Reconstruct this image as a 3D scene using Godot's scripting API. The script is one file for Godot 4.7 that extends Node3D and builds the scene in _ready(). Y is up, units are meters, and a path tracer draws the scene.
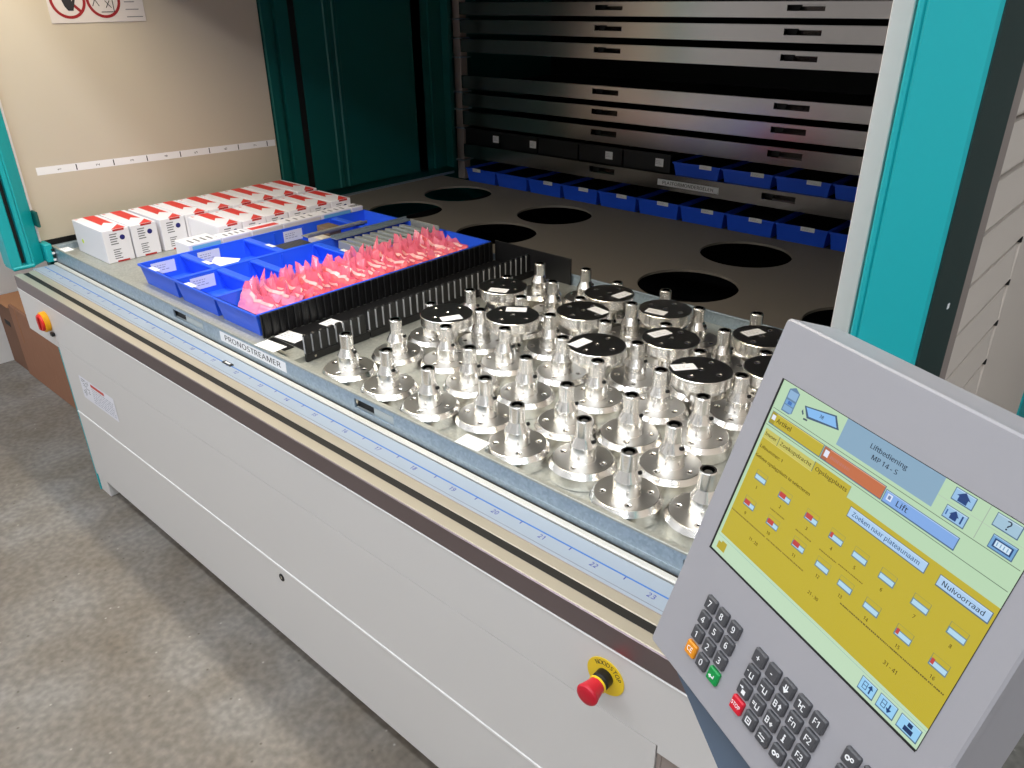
extends Node3D
# A storage lift with its access tray pulled out: cartons, blue bins, pink bags and turned aluminium hubs, a control console in front.

# ---------------------------------------------------------------- mesh builder
class Mb:
	var v := PackedVector3Array()
	var n := PackedVector3Array()
	var uv := PackedVector2Array()
	var xf := Transform3D.IDENTITY
	func tri(a: Vector3, b: Vector3, c: Vector3, na := Vector3.ZERO, nb := Vector3.ZERO, nc := Vector3.ZERO, ua := Vector2.ZERO, ub := Vector2.ZERO, uc := Vector2.ZERO) -> void:
		var fn := (b - a).cross(c - a)
		if fn.length_squared() < 1e-20:
			return
		fn = fn.normalized()
		for k in [[a, na, ua], [c, nc, uc], [b, nb, ub]]:
			v.append(xf * k[0])
			var nn: Vector3 = fn if k[1] == Vector3.ZERO else k[1]
			n.append((xf.basis * nn).normalized())
			uv.append(k[2])
	func quad(a: Vector3, b: Vector3, c: Vector3, d: Vector3) -> void:
		tri(a, b, c, Vector3.ZERO, Vector3.ZERO, Vector3.ZERO, Vector2(0, 1), Vector2(1, 1), Vector2(1, 0))
		tri(a, c, d, Vector3.ZERO, Vector3.ZERO, Vector3.ZERO, Vector2(0, 1), Vector2(1, 0), Vector2(0, 0))
	func quado(a: Vector3, b: Vector3, c: Vector3, d: Vector3, out: Vector3) -> void:
		if (b - a).cross(c - a).dot(out) >= 0:
			quad(a, b, c, d)
		else:
			quad(d, c, b, a)
	func box(c: Vector3, s: Vector3, ch := 0.0) -> Mb:
		var h := s / 2
		ch = min(ch, min(h.x, min(h.y, h.z)) * 0.9)
		for ax in 3:
			var u := (ax + 1) % 3
			var w := (ax + 2) % 3
			for sg in [-1.0, 1.0]:
				var q := []
				for k in [[-1.0, -1.0], [1.0, -1.0], [1.0, 1.0], [-1.0, 1.0]]:
					var p := Vector3.ZERO
					p[ax] = sg * h[ax]
					p[u] = k[0] * (h[u] - ch)
					p[w] = k[1] * (h[w] - ch)
					q.append(c + p)
				var o := Vector3.ZERO
				o[ax] = sg
				quado(q[0], q[1], q[2], q[3], o)
			if ch > 0:
				for s1 in [-1.0, 1.0]:
					for s2 in [-1.0, 1.0]:
						var e := []
						for t in [[-1.0, 0], [1.0, 0], [1.0, 1], [-1.0, 1]]:
							var p := Vector3.ZERO
							p[ax] = t[0] * (h[ax] - ch)
							p[u] = s1 * (h[u] if t[1] == 0 else h[u] - ch)
							p[w] = s2 * (h[w] - ch if t[1] == 0 else h[w])
							e.append(c + p)
						var o := Vector3.ZERO
						o[u] = s1
						o[w] = s2
						quado(e[0], e[1], e[2], e[3], o)
		if ch > 0:
			for sx in [-1.0, 1.0]:
				for sy in [-1.0, 1.0]:
					for sz in [-1.0, 1.0]:
						var o := Vector3(sx, sy, sz)
						var a := c + Vector3(sx * h.x, sy * (h.y - ch), sz * (h.z - ch))
						var b := c + Vector3(sx * (h.x - ch), sy * h.y, sz * (h.z - ch))
						var d := c + Vector3(sx * (h.x - ch), sy * (h.y - ch), sz * h.z)
						if (b - a).cross(d - a).dot(o) > 0:
							tri(a, b, d)
						else:
							tri(a, d, b)
		return self
	func bx(x0: float, x1: float, y0: float, y1: float, z0: float, z1: float, ch := 0.0) -> Mb:
		return box(Vector3(x0 + x1, y0 + y1, z0 + z1) / 2, Vector3(absf(x1 - x0), absf(y1 - y0), absf(z1 - z0)), ch)
	func lathe(prof: Array, seg := 32) -> Mb:      # profile of (r, y), outside on the right when walking up
		for i in prof.size() - 1:
			var p: Vector2 = prof[i]
			var q: Vector2 = prof[i + 1]
			var nr := Vector2(q.y - p.y, p.x - q.x).normalized()
			for k in seg:
				var a0 := TAU * k / seg
				var a1 := TAU * (k + 1) / seg
				var d0 := Vector3(cos(a0), 0, -sin(a0))
				var d1 := Vector3(cos(a1), 0, -sin(a1))
				var n0 := d0 * nr.x + Vector3.UP * nr.y
				var n1 := d1 * nr.x + Vector3.UP * nr.y
				var A := d0 * p.x + Vector3.UP * p.y
				var B := d1 * p.x + Vector3.UP * p.y
				var Cc := d1 * q.x + Vector3.UP * q.y
				var D := d0 * q.x + Vector3.UP * q.y
				var u0 := float(k) / seg
				var u1 := float(k + 1) / seg
				tri(A, B, Cc, n0, n1, n1, Vector2(u0, p.y), Vector2(u1, p.y), Vector2(u1, q.y))
				tri(A, Cc, D, n0, n1, n0, Vector2(u0, p.y), Vector2(u1, q.y), Vector2(u0, q.y))
		return self
	func prism(poly: PackedVector2Array, d0: float, d1: float, inset := 0.0) -> Mb:   # outline in xy, from z d0 to z d1; inset chamfers the front edge
		var area := 0.0
		for i in poly.size():
			area += poly[i].cross(poly[(i + 1) % poly.size()])
		if area < 0:
			poly.reverse()
		var m := poly.size()
		var front := poly
		var dz := d1
		if inset > 0:
			front = PackedVector2Array()
			for i in m:
				var e0 := (poly[i] - poly[(i + m - 1) % m]).normalized()
				var e1 := (poly[(i + 1) % m] - poly[i]).normalized()
				var n0 := Vector2(-e0.y, e0.x)
				var n1 := Vector2(-e1.y, e1.x)
				var b := (n0 + n1).normalized()
				front.append(poly[i] + b * inset / max(0.3, b.dot(n0)))
			dz = d1 - inset
		var t := Geometry2D.triangulate_polygon(front)
		for i in range(0, t.size(), 3):
			var a := front[t[i]]
			var b := front[t[i + 1]]
			var c := front[t[i + 2]]
			if (b - a).cross(c - a) < 0:
				var s := b
				b = c
				c = s
			tri(Vector3(a.x, a.y, d1), Vector3(b.x, b.y, d1), Vector3(c.x, c.y, d1))
		t = Geometry2D.triangulate_polygon(poly)
		for i in range(0, t.size(), 3):
			var a := poly[t[i]]
			var b := poly[t[i + 1]]
			var c := poly[t[i + 2]]
			if (b - a).cross(c - a) < 0:
				var s := b
				b = c
				c = s
			tri(Vector3(a.x, a.y, d0), Vector3(c.x, c.y, d0), Vector3(b.x, b.y, d0))
		for i in m:
			var a := poly[i]
			var b := poly[(i + 1) % m]
			quad(Vector3(a.x, a.y, d0), Vector3(b.x, b.y, d0), Vector3(b.x, b.y, dz), Vector3(a.x, a.y, dz))
			if inset > 0:
				var c := front[(i + 1) % m]
				var d := front[i]
				quad(Vector3(a.x, a.y, dz), Vector3(b.x, b.y, dz), Vector3(c.x, c.y, d1), Vector3(d.x, d.y, d1))
		return self
	func tube(pts: Array, r: float, seg := 8) -> Mb:
		for i in pts.size() - 1:
			var a: Vector3 = pts[i]
			var b: Vector3 = pts[i + 1]
			var d := (b - a).normalized()
			var s := d.cross(Vector3.UP if absf(d.y) < 0.9 else Vector3.RIGHT).normalized()
			var t := s.cross(d)
			for k in seg:
				var a0 := TAU * k / seg
				var a1 := TAU * (k + 1) / seg
				var n0 := s * cos(a0) + t * sin(a0)
				var n1 := s * cos(a1) + t * sin(a1)
				quado(a + n0 * r, a + n1 * r, b + n1 * r, b + n0 * r, n0 + n1)
				tri(b, b + n1 * r, b + n0 * r)
				tri(a, a + n0 * r, a + n1 * r)
		return self
	func arrays() -> Array:
		var a := []
		a.resize(Mesh.ARRAY_MAX)
		a[Mesh.ARRAY_VERTEX] = v
		a[Mesh.ARRAY_NORMAL] = n
		a[Mesh.ARRAY_TEX_UV] = uv
		return a
	func mesh(m: Material, into: ArrayMesh = null) -> ArrayMesh:
		var am := into if into else ArrayMesh.new()
		am.add_surface_from_arrays(Mesh.PRIMITIVE_TRIANGLES, arrays())
		am.surface_set_material(am.get_surface_count() - 1, m)
		return am

# ---------------------------------------------------------------- helpers
var M := {}
var taken := {}
var font: SystemFont
var rng := RandomNumberGenerator.new()

func numbered(called: String) -> String:
	if not taken.has(called):
		taken[called] = 0
		return called
	taken[called] += 1
	return "%s_%03d" % [called, taken[called]]

func tag(o: Node, label: String, category := "", group := "") -> void:
	o.set_meta("label", label)
	if category != "":
		o.set_meta("category", category)
	if group != "":
		o.set_meta("group", group)

func thing(called: String, label: String, category: String, at := Vector3.ZERO, group := "") -> Node3D:
	var o := Node3D.new()
	o.name = numbered(called)
	add_child(o)
	o.position = at
	tag(o, label, category, group)
	return o

func part(called: String, mesh: Mesh, parent: Node, at := Vector3.ZERO) -> MeshInstance3D:
	var o := MeshInstance3D.new()
	o.name = called
	o.mesh = mesh
	o.position = at
	o.cast_shadow = GeometryInstance3D.SHADOW_CASTING_SETTING_ON
	parent.add_child(o, true)
	return o

func struct(called: String, mesh: Mesh) -> MeshInstance3D:
	var o := part(called, mesh, self)
	o.set_meta("kind", "structure")
	return o

func dup(o: Node3D, label: String, at: Vector3, turn := 0.0) -> Node3D:
	var base: String = o.name
	var rx := base.rfind("_")
	if rx > 0 and base.substr(rx + 1).is_valid_int():
		base = base.substr(0, rx)
	var c: Node3D = o.duplicate()
	c.name = numbered(base)
	add_child(c)
	c.position = at
	c.rotation.y = turn
	c.set_meta("label", label)
	return c

func mb() -> Mb:
	return Mb.new()

func text(called: String, s: String, cap: float, m: Material, parent: Node, at: Vector3, basis := Basis.IDENTITY, bold := false, width := 0.0, centred := true) -> MeshInstance3D:
	var t := TextMesh.new()
	t.text = s
	t.font = font
	t.font_size = 32
	t.pixel_size = cap / (32 * 0.714)
	t.depth = 0.0002
	t.curve_step = 3.0
	t.horizontal_alignment = HORIZONTAL_ALIGNMENT_CENTER if centred else HORIZONTAL_ALIGNMENT_LEFT
	t.vertical_alignment = VERTICAL_ALIGNMENT_CENTER
	t.material = m
	var o := part(called, t, parent, at)
	var sx := 1.0
	if width > 0:
		var w := t.get_aabb().size.x
		if w > 0:
			sx = width / w
	o.basis = basis * Basis.from_scale(Vector3(sx, 1, 1))
	return o

func paint(c: Color, rough := 0.5, metal := 0.0, spec := 0.5) -> StandardMaterial3D:
	var m := StandardMaterial3D.new()
	m.albedo_color = c
	m.roughness = rough
	m.metallic = metal
	m.metallic_specular = spec
	return m

func c8(r: int, g: int, b: int) -> Color:
	return Color(r / 255.0, g / 255.0, b / 255.0)

func noise_image(w: int, h: int, seed_: int, freq: Vector2, lo: Color, hi: Color, kind := FastNoiseLite.TYPE_SIMPLEX_SMOOTH, oct := 4, gain := 1.0) -> Image:
	var f := FastNoiseLite.new()
	f.seed = seed_
	f.noise_type = kind
	f.frequency = 1.0
	f.fractal_octaves = oct
	f.cellular_return_type = FastNoiseLite.RETURN_CELL_VALUE
	var im := Image.create(w, h, false, Image.FORMAT_RGB8)
	for y in h:
		for x in w:
			# a torus in 3-D keeps the edges seamless enough: blend two shifted copies
			var u := float(x) / w
			var t := float(y) / h
			var a := f.get_noise_2d(u * freq.x, t * freq.y)
			var b := f.get_noise_2d((u - 1) * freq.x, t * freq.y)
			var c := f.get_noise_2d(u * freq.x, (t - 1) * freq.y)
			var wu := smoothstep(0.8, 1.0, u)
			var wt := smoothstep(0.8, 1.0, t)
			var k := lerpf(lerpf(a, b, wu), c, wt)
			im.set_pixel(x, y, lo.lerp(hi, clampf(0.5 + 0.5 * k * gain, 0, 1)))
	return im

func textured(m: StandardMaterial3D, im: Image, scale: float) -> StandardMaterial3D:
	im.generate_mipmaps()
	m.albedo_texture = ImageTexture.create_from_image(im)
	m.uv1_triplanar = true
	m.uv1_world_triplanar = true
	m.uv1_scale = Vector3.ONE * scale
	return m

# ---------------------------------------------------------------- scene
func _ready() -> void:
	rng.seed = 7
	setup_camera()
	setup_environment()
	setup_materials()
	build_hall()
	build_lift()
	build_rear_trays()
	build_access_tray()
	build_cartons()
	build_bins()
	build_bags()
	build_dividers()
	build_hubs()
	build_console()
	build_devices()
	build_floor_boxes()

func setup_camera() -> void:
	var cam := Camera3D.new()
	cam.name = "camera"
	cam.fov = 53.02
	cam.near = 0.02
	cam.far = 60
	cam.transform = Transform3D(Basis(Vector3(0.74482, -0.0087, -0.66721), Vector3(-0.29419, 0.89321, -0.34005), Vector3(0.59892, 0.44956, 0.66272)).orthonormalized(), Vector3(2.93258, 1.7377, 0.79752))
	add_child(cam)
	cam.current = true

func setup_environment() -> void:
	var e := Environment.new()
	e.background_mode = Environment.BG_COLOR
	e.background_color = Color(0.02, 0.02, 0.02)
	e.tonemap_mode = Environment.TONE_MAPPER_LINEAR
	e.tonemap_exposure = 1.0
	e.sdfgi_enabled = true
	e.ssao_enabled = true
	e.ssil_enabled = true
	var w := WorldEnvironment.new()
	w.name = "world_environment"
	w.environment = e
	add_child(w)

# lamps of the hall: x, z of the middle; long along x
const LAMPS := [[-0.2, 1.2, "over the left end of the lift"], [2.6, 1.2, "over the right end of the lift"], [5.4, 1.2, "right of the lift"], [-0.2, 3.6, "in the second row, at the left"], [2.6, 3.6, "in the second row, in the middle"], [5.4, 3.6, "in the second row, at the right"]]
const LAMP_ENERGY := [4.3, 5.4]
const BAY_ENERGY := 2.4
const LAMP_COLOR := [Color(0.91, 0.955, 1.0), Color(0.94, 0.965, 1.0)]

func setup_materials() -> void:
	font = SystemFont.new()
	font.font_names = PackedStringArray(["Droid Sans"])
	M.concrete = textured(paint(Color.WHITE, 0.75), concrete_image(), 0.4)
	M.wall = paint(c8(222, 219, 215), 0.8)
	M.ceiling = paint(c8(226, 225, 222), 0.9)
	M.panel = paint(c8(214, 211, 209), 0.42)
	M.panel_edge = paint(c8(232, 230, 228), 0.35)
	M.beige = paint(c8(198, 187, 169), 0.55)
	M.cladding = paint(c8(214, 203, 193), 0.55)
	M.louvre_dark = paint(c8(46, 41, 38), 0.8)
	M.cladding_trim = paint(c8(150, 138, 132), 0.6)
	M.white_trim = paint(c8(214, 207, 204), 0.5)
	M.teal = paint(c8(14, 166, 173), 0.42)
	M.teal_dark = paint(c8(0, 84, 80), 0.5)  # the post teal, darkened to paint in the shade of the shaft
	M.seal = paint(c8(6, 44, 42), 0.6)
	M.black = paint(c8(10, 10, 11), 0.6)
	M.hole_black = paint(c8(3, 3, 3), 0.95, 0.0, 0.1)
	M.black_plastic = paint(c8(22, 22, 24), 0.38)
	M.dark_alu = paint(c8(142, 130, 134), 0.3, 0.85)
	M.alu = paint(c8(204, 196, 180), 0.38, 0.6)
	M.lip_metal = paint(c8(206, 204, 198), 0.45, 0.3)
	M.machined = paint(c8(246, 244, 241), 0.24, 1.0)
	M.machined_face = paint(c8(230, 229, 227), 0.36, 1.0)
	M.galv = textured(paint(Color.WHITE, 0.42, 0.75), noise_image(256, 256, 3, Vector2(60, 60), c8(158, 174, 188), c8(178, 193, 206), FastNoiseLite.TYPE_CELLULAR, 1), 3.0)
	M.galv_top = textured(paint(Color.WHITE, 0.5, 0.6), noise_image(256, 256, 4, Vector2(60, 60), c8(168, 170, 164), c8(186, 187, 180), FastNoiseLite.TYPE_CELLULAR, 1), 3.0)
	M.galv_shiny = paint(c8(200, 206, 206), 0.42, 0.6)
	M.disc_face = paint(c8(160, 160, 162), 0.3, 1.0)
	M.tray_steel = paint(c8(168, 163, 161), 0.2, 1.0)
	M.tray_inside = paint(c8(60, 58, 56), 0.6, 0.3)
	M.plate = paint(c8(120, 112, 102), 0.55)
	M.ruler = paint(c8(150, 162, 178), 0.45)
	M.blue_ink = paint(c8(50, 110, 190), 0.6)
	M.pen = paint(c8(40, 50, 150), 0.6)
	M.ink = paint(c8(40, 40, 44), 0.7)
	M.grey_ink = paint(c8(120, 120, 124), 0.7)
	M.paper = paint(c8(238, 238, 240), 0.7)
	M.bin_blue = paint(c8(44, 98, 240), 0.36)
	M.bin_blue.subsurf_scatter_enabled = false
	M.carton_white = paint(c8(232, 230, 236), 0.55)
	M.carton_edge = paint(c8(226, 218, 204), 0.6)
	M.red_print = paint(c8(214, 52, 46), 0.5)
	M.dark_red = paint(c8(178, 36, 34), 0.5)
	M.sign_red = paint(c8(150, 30, 36), 0.5)
	M.dot_blue = paint(c8(24, 24, 110), 0.5)
	M.sky_print = paint(c8(120, 190, 222), 0.5)
	M.lime = paint(c8(216, 236, 60), 0.5)
	M.brown_card = textured(paint(Color.WHITE, 0.8), noise_image(128, 128, 9, Vector2(40, 5), c8(142, 98, 74), c8(158, 112, 86)), 2.0)
	M.brown_dark = textured(paint(Color.WHITE, 0.8), noise_image(128, 128, 10, Vector2(40, 5), c8(112, 78, 60), c8(128, 92, 72)), 2.0)
	M.kraft = paint(c8(176, 122, 82), 0.8)
	M.bag = paint(c8(240, 104, 114), 0.22)
	M.bag.backlight = c8(120, 40, 40)
	M.bag.clearcoat_enabled = true
	M.bag.clearcoat = 0.7
	M.bag.clearcoat_roughness = 0.15
	M.bag_pale = paint(c8(232, 132, 168), 0.22)
	M.bag_pale.backlight = c8(90, 50, 70)
	M.bag_pale.clearcoat_enabled = true
	M.bag_pale.clearcoat = 0.7
	M.bag_film = paint(Color(0.95, 0.45, 0.56, 0.62), 0.16)
	M.bag_film.transparency = BaseMaterial3D.TRANSPARENCY_ALPHA
	M.bag_highlight = paint(c8(246, 186, 188), 0.25)  # pale pink painted as the highlight on the bag edges
	M.red_button = paint(c8(196, 22, 46), 0.38)
	M.yellow = paint(c8(240, 204, 40), 0.42)
	M.yellow_switch = paint(c8(250, 176, 10), 0.42)
	M.red_switch = paint(c8(220, 40, 30), 0.42)
	M.console = paint(c8(158, 156, 161), 0.45)
	M.highlight_grey = paint(c8(176, 178, 182), 0.45)  # pale grey painted as the highlight along the comb slots
	M.slate = paint(c8(84, 98, 116), 0.5)
	M.key = paint(c8(72, 72, 76), 0.4)
	M.key_orange = paint(c8(226, 142, 24), 0.4)
	M.key_green = paint(c8(0, 140, 66), 0.4)
	M.key_red = paint(c8(206, 18, 44), 0.4)
	M.key_white = paint(c8(240, 240, 242), 0.6)
	M.wood = paint(c8(120, 100, 80), 0.7)
	M.connector = paint(c8(66, 66, 66), 0.5)
	var lp := paint(Color.WHITE, 0.6)
	lp.emission_enabled = true
	lp.emission = Color(1.0, 0.975, 0.94)
	lp.emission_energy_multiplier = 3.0
	M.lamp = lp

func concrete_image() -> Image:
	var big := FastNoiseLite.new()
	big.seed = 21
	big.frequency = 0.009
	big.fractal_octaves = 3
	var fine := FastNoiseLite.new()
	fine.seed = 5
	fine.frequency = 0.16
	fine.fractal_octaves = 3
	var im := Image.create(512, 512, false, Image.FORMAT_RGB8)
	for y in 512:
		for x in 512:
			var mx := absf(x - 255.5) * 1.0
			var my := absf(y - 255.5) * 1.0
			var a := big.get_noise_2d(mx * 1.3, my * 1.3)
			var f := fine.get_noise_2d(mx, my)
			var k := clampf(0.5 + 0.8 * a, 0, 1)
			var c := c8(112, 102, 90).lerp(c8(134, 129, 123), k)
			c = c * (1.0 + 0.16 * f)
			im.set_pixel(x, y, c)
	r_specks(im)
	return im

func r_specks(im: Image) -> void:
	var r := RandomNumberGenerator.new()
	r.seed = 12
	for i in 260:
		var c := c8(84, 76, 68) if r.randf() < 0.6 else c8(180, 174, 166)
		im.set_pixel(r.randi_range(0, 511), r.randi_range(0, 511), c)
	im.set_pixel(2, 2, c8(90, 84, 80))

# ---------------------------------------------------------------- the hall
func build_hall() -> void:
	struct("floor", mb().bx(-1.75, 7.1, -0.12, 0.0, -4.1, 6.6).mesh(M.concrete))
	struct("ceiling", mb().bx(-1.75, 7.1, 4.5, 4.62, -4.1, 6.6).mesh(M.ceiling))
	struct("wall_left", mb().bx(-1.75, -1.62, 0, 4.5, -4.1, 6.6).mesh(M.wall))
	struct("wall_right", mb().bx(7.0, 7.1, 0, 4.5, -4.1, 6.6).mesh(M.wall))
	struct("wall_back", mb().bx(-1.62, 7.0, 0, 4.5, -4.1, -4.0).mesh(M.wall))
	struct("wall_front", mb().bx(-1.62, 7.0, 0, 4.5, 6.5, 6.6).mesh(M.wall))
	for l in LAMPS:
		var row := 0 if l[1] < 2 else 1
		var t := thing("ceiling_light", "long white ceiling light, %s" % l[2], "light", Vector3(l[0], 4.5, l[1]))
		part("housing", mb().bx(-1.24, 1.24, -0.05, 0, -0.24, 0.24, 0.01).mesh(M.panel), t)
		part("diffuser", mb().bx(-1.2, 1.2, -0.062, -0.05, -0.2, 0.2, 0.004).mesh(M.lamp), t)
		var a := AreaLight3D.new()
		a.name = "lamp_light"
		a.area_size = Vector2(2.4, 0.4)
		a.light_color = LAMP_COLOR[row]
		a.light_energy = LAMP_ENERGY[row]
		a.area_range = 30
		a.area_attenuation = 2.0
		a.shadow_enabled = true
		a.rotation.x = -PI / 2
		a.position.y = -0.07
		t.add_child(a, true)

	# strip lamp under the header of the access bay
	var b := thing("bay_light", "slim strip light under the header of the access bay", "light", Vector3(1.1, 2.25, -0.25))
	part("housing", mb().bx(-1.4, 1.4, -0.03, -0.001, -0.05, 0.05, 0.004).mesh(M.panel), b)
	part("diffuser", mb().bx(-1.35, 1.35, -0.036, -0.03, -0.035, 0.035, 0.002).mesh(M.lamp), b)
	part("rear_shroud", mb().bx(-1.4, 1.4, -0.114, -0.031, -0.073, -0.069, 0.001).mesh(M.panel), b)
	var ba := AreaLight3D.new()
	ba.name = "bay_lamp_light"
	ba.area_size = Vector2(2.7, 0.07)
	ba.light_color = Color(1.0, 0.945, 0.83)
	ba.light_energy = BAY_ENERGY
	ba.area_range = 20
	ba.area_attenuation = 2.0
	ba.shadow_enabled = true
	ba.rotation.x = -PI / 2
	ba.position.y = -0.042
	b.add_child(ba, true)

# ---------------------------------------------------------------- the lift itself
func build_lift() -> void:
	var t := thing("storage_lift", "tall teal and off-white vertical storage lift with open access bay", "storage lift")
	# front panels below the ledge
	part("front_panel", mb().prism(PackedVector2Array([Vector2(-0.28, 0.617), Vector2(0.0, 0.617), Vector2(0.0, 0.6335), Vector2(2.527, 0.6335), Vector2(2.527, 0.617), Vector2(2.80, 0.617), Vector2(2.80, 0.7795), Vector2(-0.28, 0.7795)]), -0.05, 0.0, 0.0002).mesh(M.panel), t)
	part("front_panel", mb().bx(0.004, 2.524, 0.361, 0.6315, -0.05, -0.0004, 0.0002).mesh(M.panel), t)
	part("front_panel", mb().bx(0.004, 2.524, 0.077, 0.354, -0.05, 0.0, 0.002).mesh(M.panel), t)
	part("corner_panel", mb().bx(2.527, 2.80, 0.077, 0.6165, -0.06, -0.006, 0.002).mesh(M.cladding_trim), t)
	part("panel_edge", mb().bx(0.006, 2.522, 0.3535, 0.3615, -0.045, 0.002, 0.0015).mesh(M.panel_edge), t)
	part("panel_edge", mb().bx(-0.28, 2.80, 0.7775, 0.781, -0.004, 0.002, 0.001).mesh(M.panel_edge), t)
	part("foot", mb().bx(0.004, 0.085, 0.0, 0.0765, -0.06, -0.004, 0.002).mesh(M.panel), t)
	part("foot", mb().bx(2.44, 2.524, 0.0, 0.0765, -0.06, -0.004, 0.002).mesh(M.panel), t)
	part("lower_side", mb().bx(-0.006, 0.003, 0.0, 0.616, -3.3, 0.0, 0.001).mesh(M.teal), t)
	part("lower_side", mb().bx(2.525, 2.534, 0.0, 0.616, -3.3, -0.004, 0.001).mesh(M.cladding_trim), t)
	# ledge: dark front profile and grooved door track
	part("ledge_front", mb().bx(-0.274, 2.80, 0.7815, 0.8295, -0.03, 0.001, 0.0015).mesh(M.dark_alu), t)
	part("door_track", mb().bx(-0.274, 2.80, 0.815, 0.831, -0.0275, -0.0012, 0.001).bx(-0.274, 2.80, 0.80, 0.831, -0.071, -0.047, 0.001).mesh(M.alu), t)
	part("track_groove", mb().bx(-0.27, 2.80, 0.79, 0.8288, -0.047, -0.0275).mesh(M.black), t)
	part("strip_edge", mb().bx(-0.274, 2.80, 0.80, 0.8308, -0.0733, -0.0712, 0.0004).mesh(M.cladding_trim), t)
	var rs := part("ruler_strip", mb().bx(-0.30, 2.63, 0.80, 0.8306, -0.148, -0.0735, 0.0008).mesh(M.ruler), t)
	part("printed_line", mb().bx(-0.29, 2.62, 0.8305, 0.831, -0.1145, -0.1115).mesh(M.blue_ink), rs)
	part("printed_line", mb().bx(-0.29, 2.62, 0.8305, 0.8309, -0.0815, -0.0805).mesh(M.grey_ink), rs)
	var flat := Basis(Vector3.RIGHT, Vector3.FORWARD, Vector3.UP)
	for i in 24:
		var x := 1.832 + (i - 17) * 0.1205
		if i + 1 > 24 or x > 2.6:
			continue
		text("number_mark", str(i + 1), 0.0105, M.pen, rs, Vector3(x, 0.8308, -0.1), flat, true)
		part("tick_mark", mb().bx(x + 0.06, x + 0.062, 0.8305, 0.8309, -0.111, -0.104).mesh(M.pen), rs)
	part("tray_stop_lip", mb().bx(-0.30, 2.63, 0.80, 0.836, -0.1655, -0.150, 0.003).mesh(M.lip_metal), t)
	part("strip_clip", mb().bx(1.02, 1.065, 0.8308, 0.8335, -0.121, -0.108, 0.001).mesh(M.black_plastic), t)
	part("strip_clip", mb().bx(1.03, 1.055, 0.8334, 0.8342, -0.117, -0.112).mesh(M.paper), t)
	# left door post with its guide slot
	var lp := part("door_post", mb().bx(-0.40, -0.312, 0.842, 2.25, -0.048, -0.010, 0.004).bx(-0.40, -0.312, 0.842, 2.25, -0.083, -0.066, 0.003).bx(-0.40, -0.34, 0.842, 2.25, -0.066, -0.048).bx(-0.40, -0.308, 0.832, 0.846, -0.090, -0.012, 0.004).mesh(M.teal), t)
	var pv := mb()
	pv.xf = Transform3D(Basis(Vector3.RIGHT, -PI / 2), Vector3(0, 0.835, 0))
	pv.prism(PackedVector2Array([Vector2(-0.40, 0.084), Vector2(-0.316, 0.084), Vector2(-0.316, 0.090), Vector2(-0.352, 0.136), Vector2(-0.40, 0.136)]), 0.0, 1.415)
	part("post_flank", pv.mesh(M.teal), lp)
	part("guide_slot", mb().bx(-0.3395, -0.337, 0.85, 2.25, -0.0655, -0.0485).mesh(M.black), lp)
	part("post_foot", mb().bx(-0.395, -0.318, 0.833, 0.905, -0.166, -0.137, 0.004).mesh(M.teal), lp)
	part("door_catch", mb().bx(-0.36, -0.315, 0.972, 1.032, -0.148, -0.137, 0.003).mesh(M.teal_dark), lp)
	part("post_edge", mb().bx(-0.375, -0.355, 0.91, 2.25, -0.146, -0.137, 0.002).mesh(M.white_trim), lp)
	for i in 4:
		part("guide_rack", mb().bx(-0.335, -0.312, 0.838 + i * 0.013, 0.846 + i * 0.013, -0.1685, -0.158, 0.001).mesh(M.paper if i % 2 == 0 else M.black), lp)
	# right door post
	var rp := part("door_post", mb().bx(2.6945, 2.757, 0.832, 2.25, -0.157, -0.026, 0.003).bx(2.6865, 2.6945, 0.832, 2.25, -0.15, -0.0285, 0.002).mesh(M.teal), t)
	part("post_seal", mb().bx(2.757, 2.7592, 0.832, 2.25, -0.157, -0.029, 0.0005).mesh(M.seal), rp)
	part("screw_head", mb().bx(2.759, 2.7605, 1.43, 1.436, -0.105, -0.099, 0.0005).mesh(M.paper), rp)
	# inner walls of the bay
	var lw := part("bay_wall", mb().bx(-0.40, -0.38, 0.906, 2.25, -1.238, -0.137).mesh(M.beige), t)
	number_tape(lw)
	part("wall_gap", mb().bx(-0.40, -0.385, 0.832, 0.906, -1.238, -0.17).mesh(M.black), t)
	part("bay_wall", mb().bx(2.642, 2.664, 0.832, 2.25, -1.24, -0.098, 0.001).mesh(M.white_trim), t)
	# green liner of the shaft: folded sheet
	var liner := mb()
	var prof := [[-1.243, -0.378], [-1.245, -0.362], [-1.285, -0.362], [-1.287, -0.385], [-1.31, -0.385], [-1.312, -0.362], [-1.378, -0.362], [-1.382, -0.40], [-1.414, -0.40], [-1.418, -0.362], [-1.562, -0.362], [-1.568, -0.356], [-1.586, -0.356], [-1.592, -0.362], [-1.612, -0.362], [-1.618, -0.356], [-1.634, -0.356], [-1.640, -0.362], [-2.25, -0.362], [-2.054, -0.39], [-2.10, -0.39], [-2.104, -0.362], [-2.165, -0.362], [-2.168, -0.385], [-2.21, -0.385], [-2.213, -0.35], [-2.30, -0.35], [-2.302, -0.30], [-2.325, -0.30]]
	for i in prof.size() - 1:
		var a: Array = prof[i]
		var b: Array = prof[i + 1]
		liner.quado(Vector3(a[1], 0.875, a[0]), Vector3(b[1], 0.875, b[0]), Vector3(b[1], 3.3, b[0]), Vector3(a[1], 3.3, a[0]), Vector3(1, 0, 0.01))
	part("groove_shade_strip", mb().bx(-0.372, -0.366, 0.875, 3.3, -1.414, -1.382).bx(-0.372, -0.366, 0.875, 3.3, -2.10, -2.054).mesh(M.black), t).set_meta("kind", "stuff")  # black strips put into two liner grooves as painted shade
	part("shaft_liner", liner.mesh(M.teal_dark), t)
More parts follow.
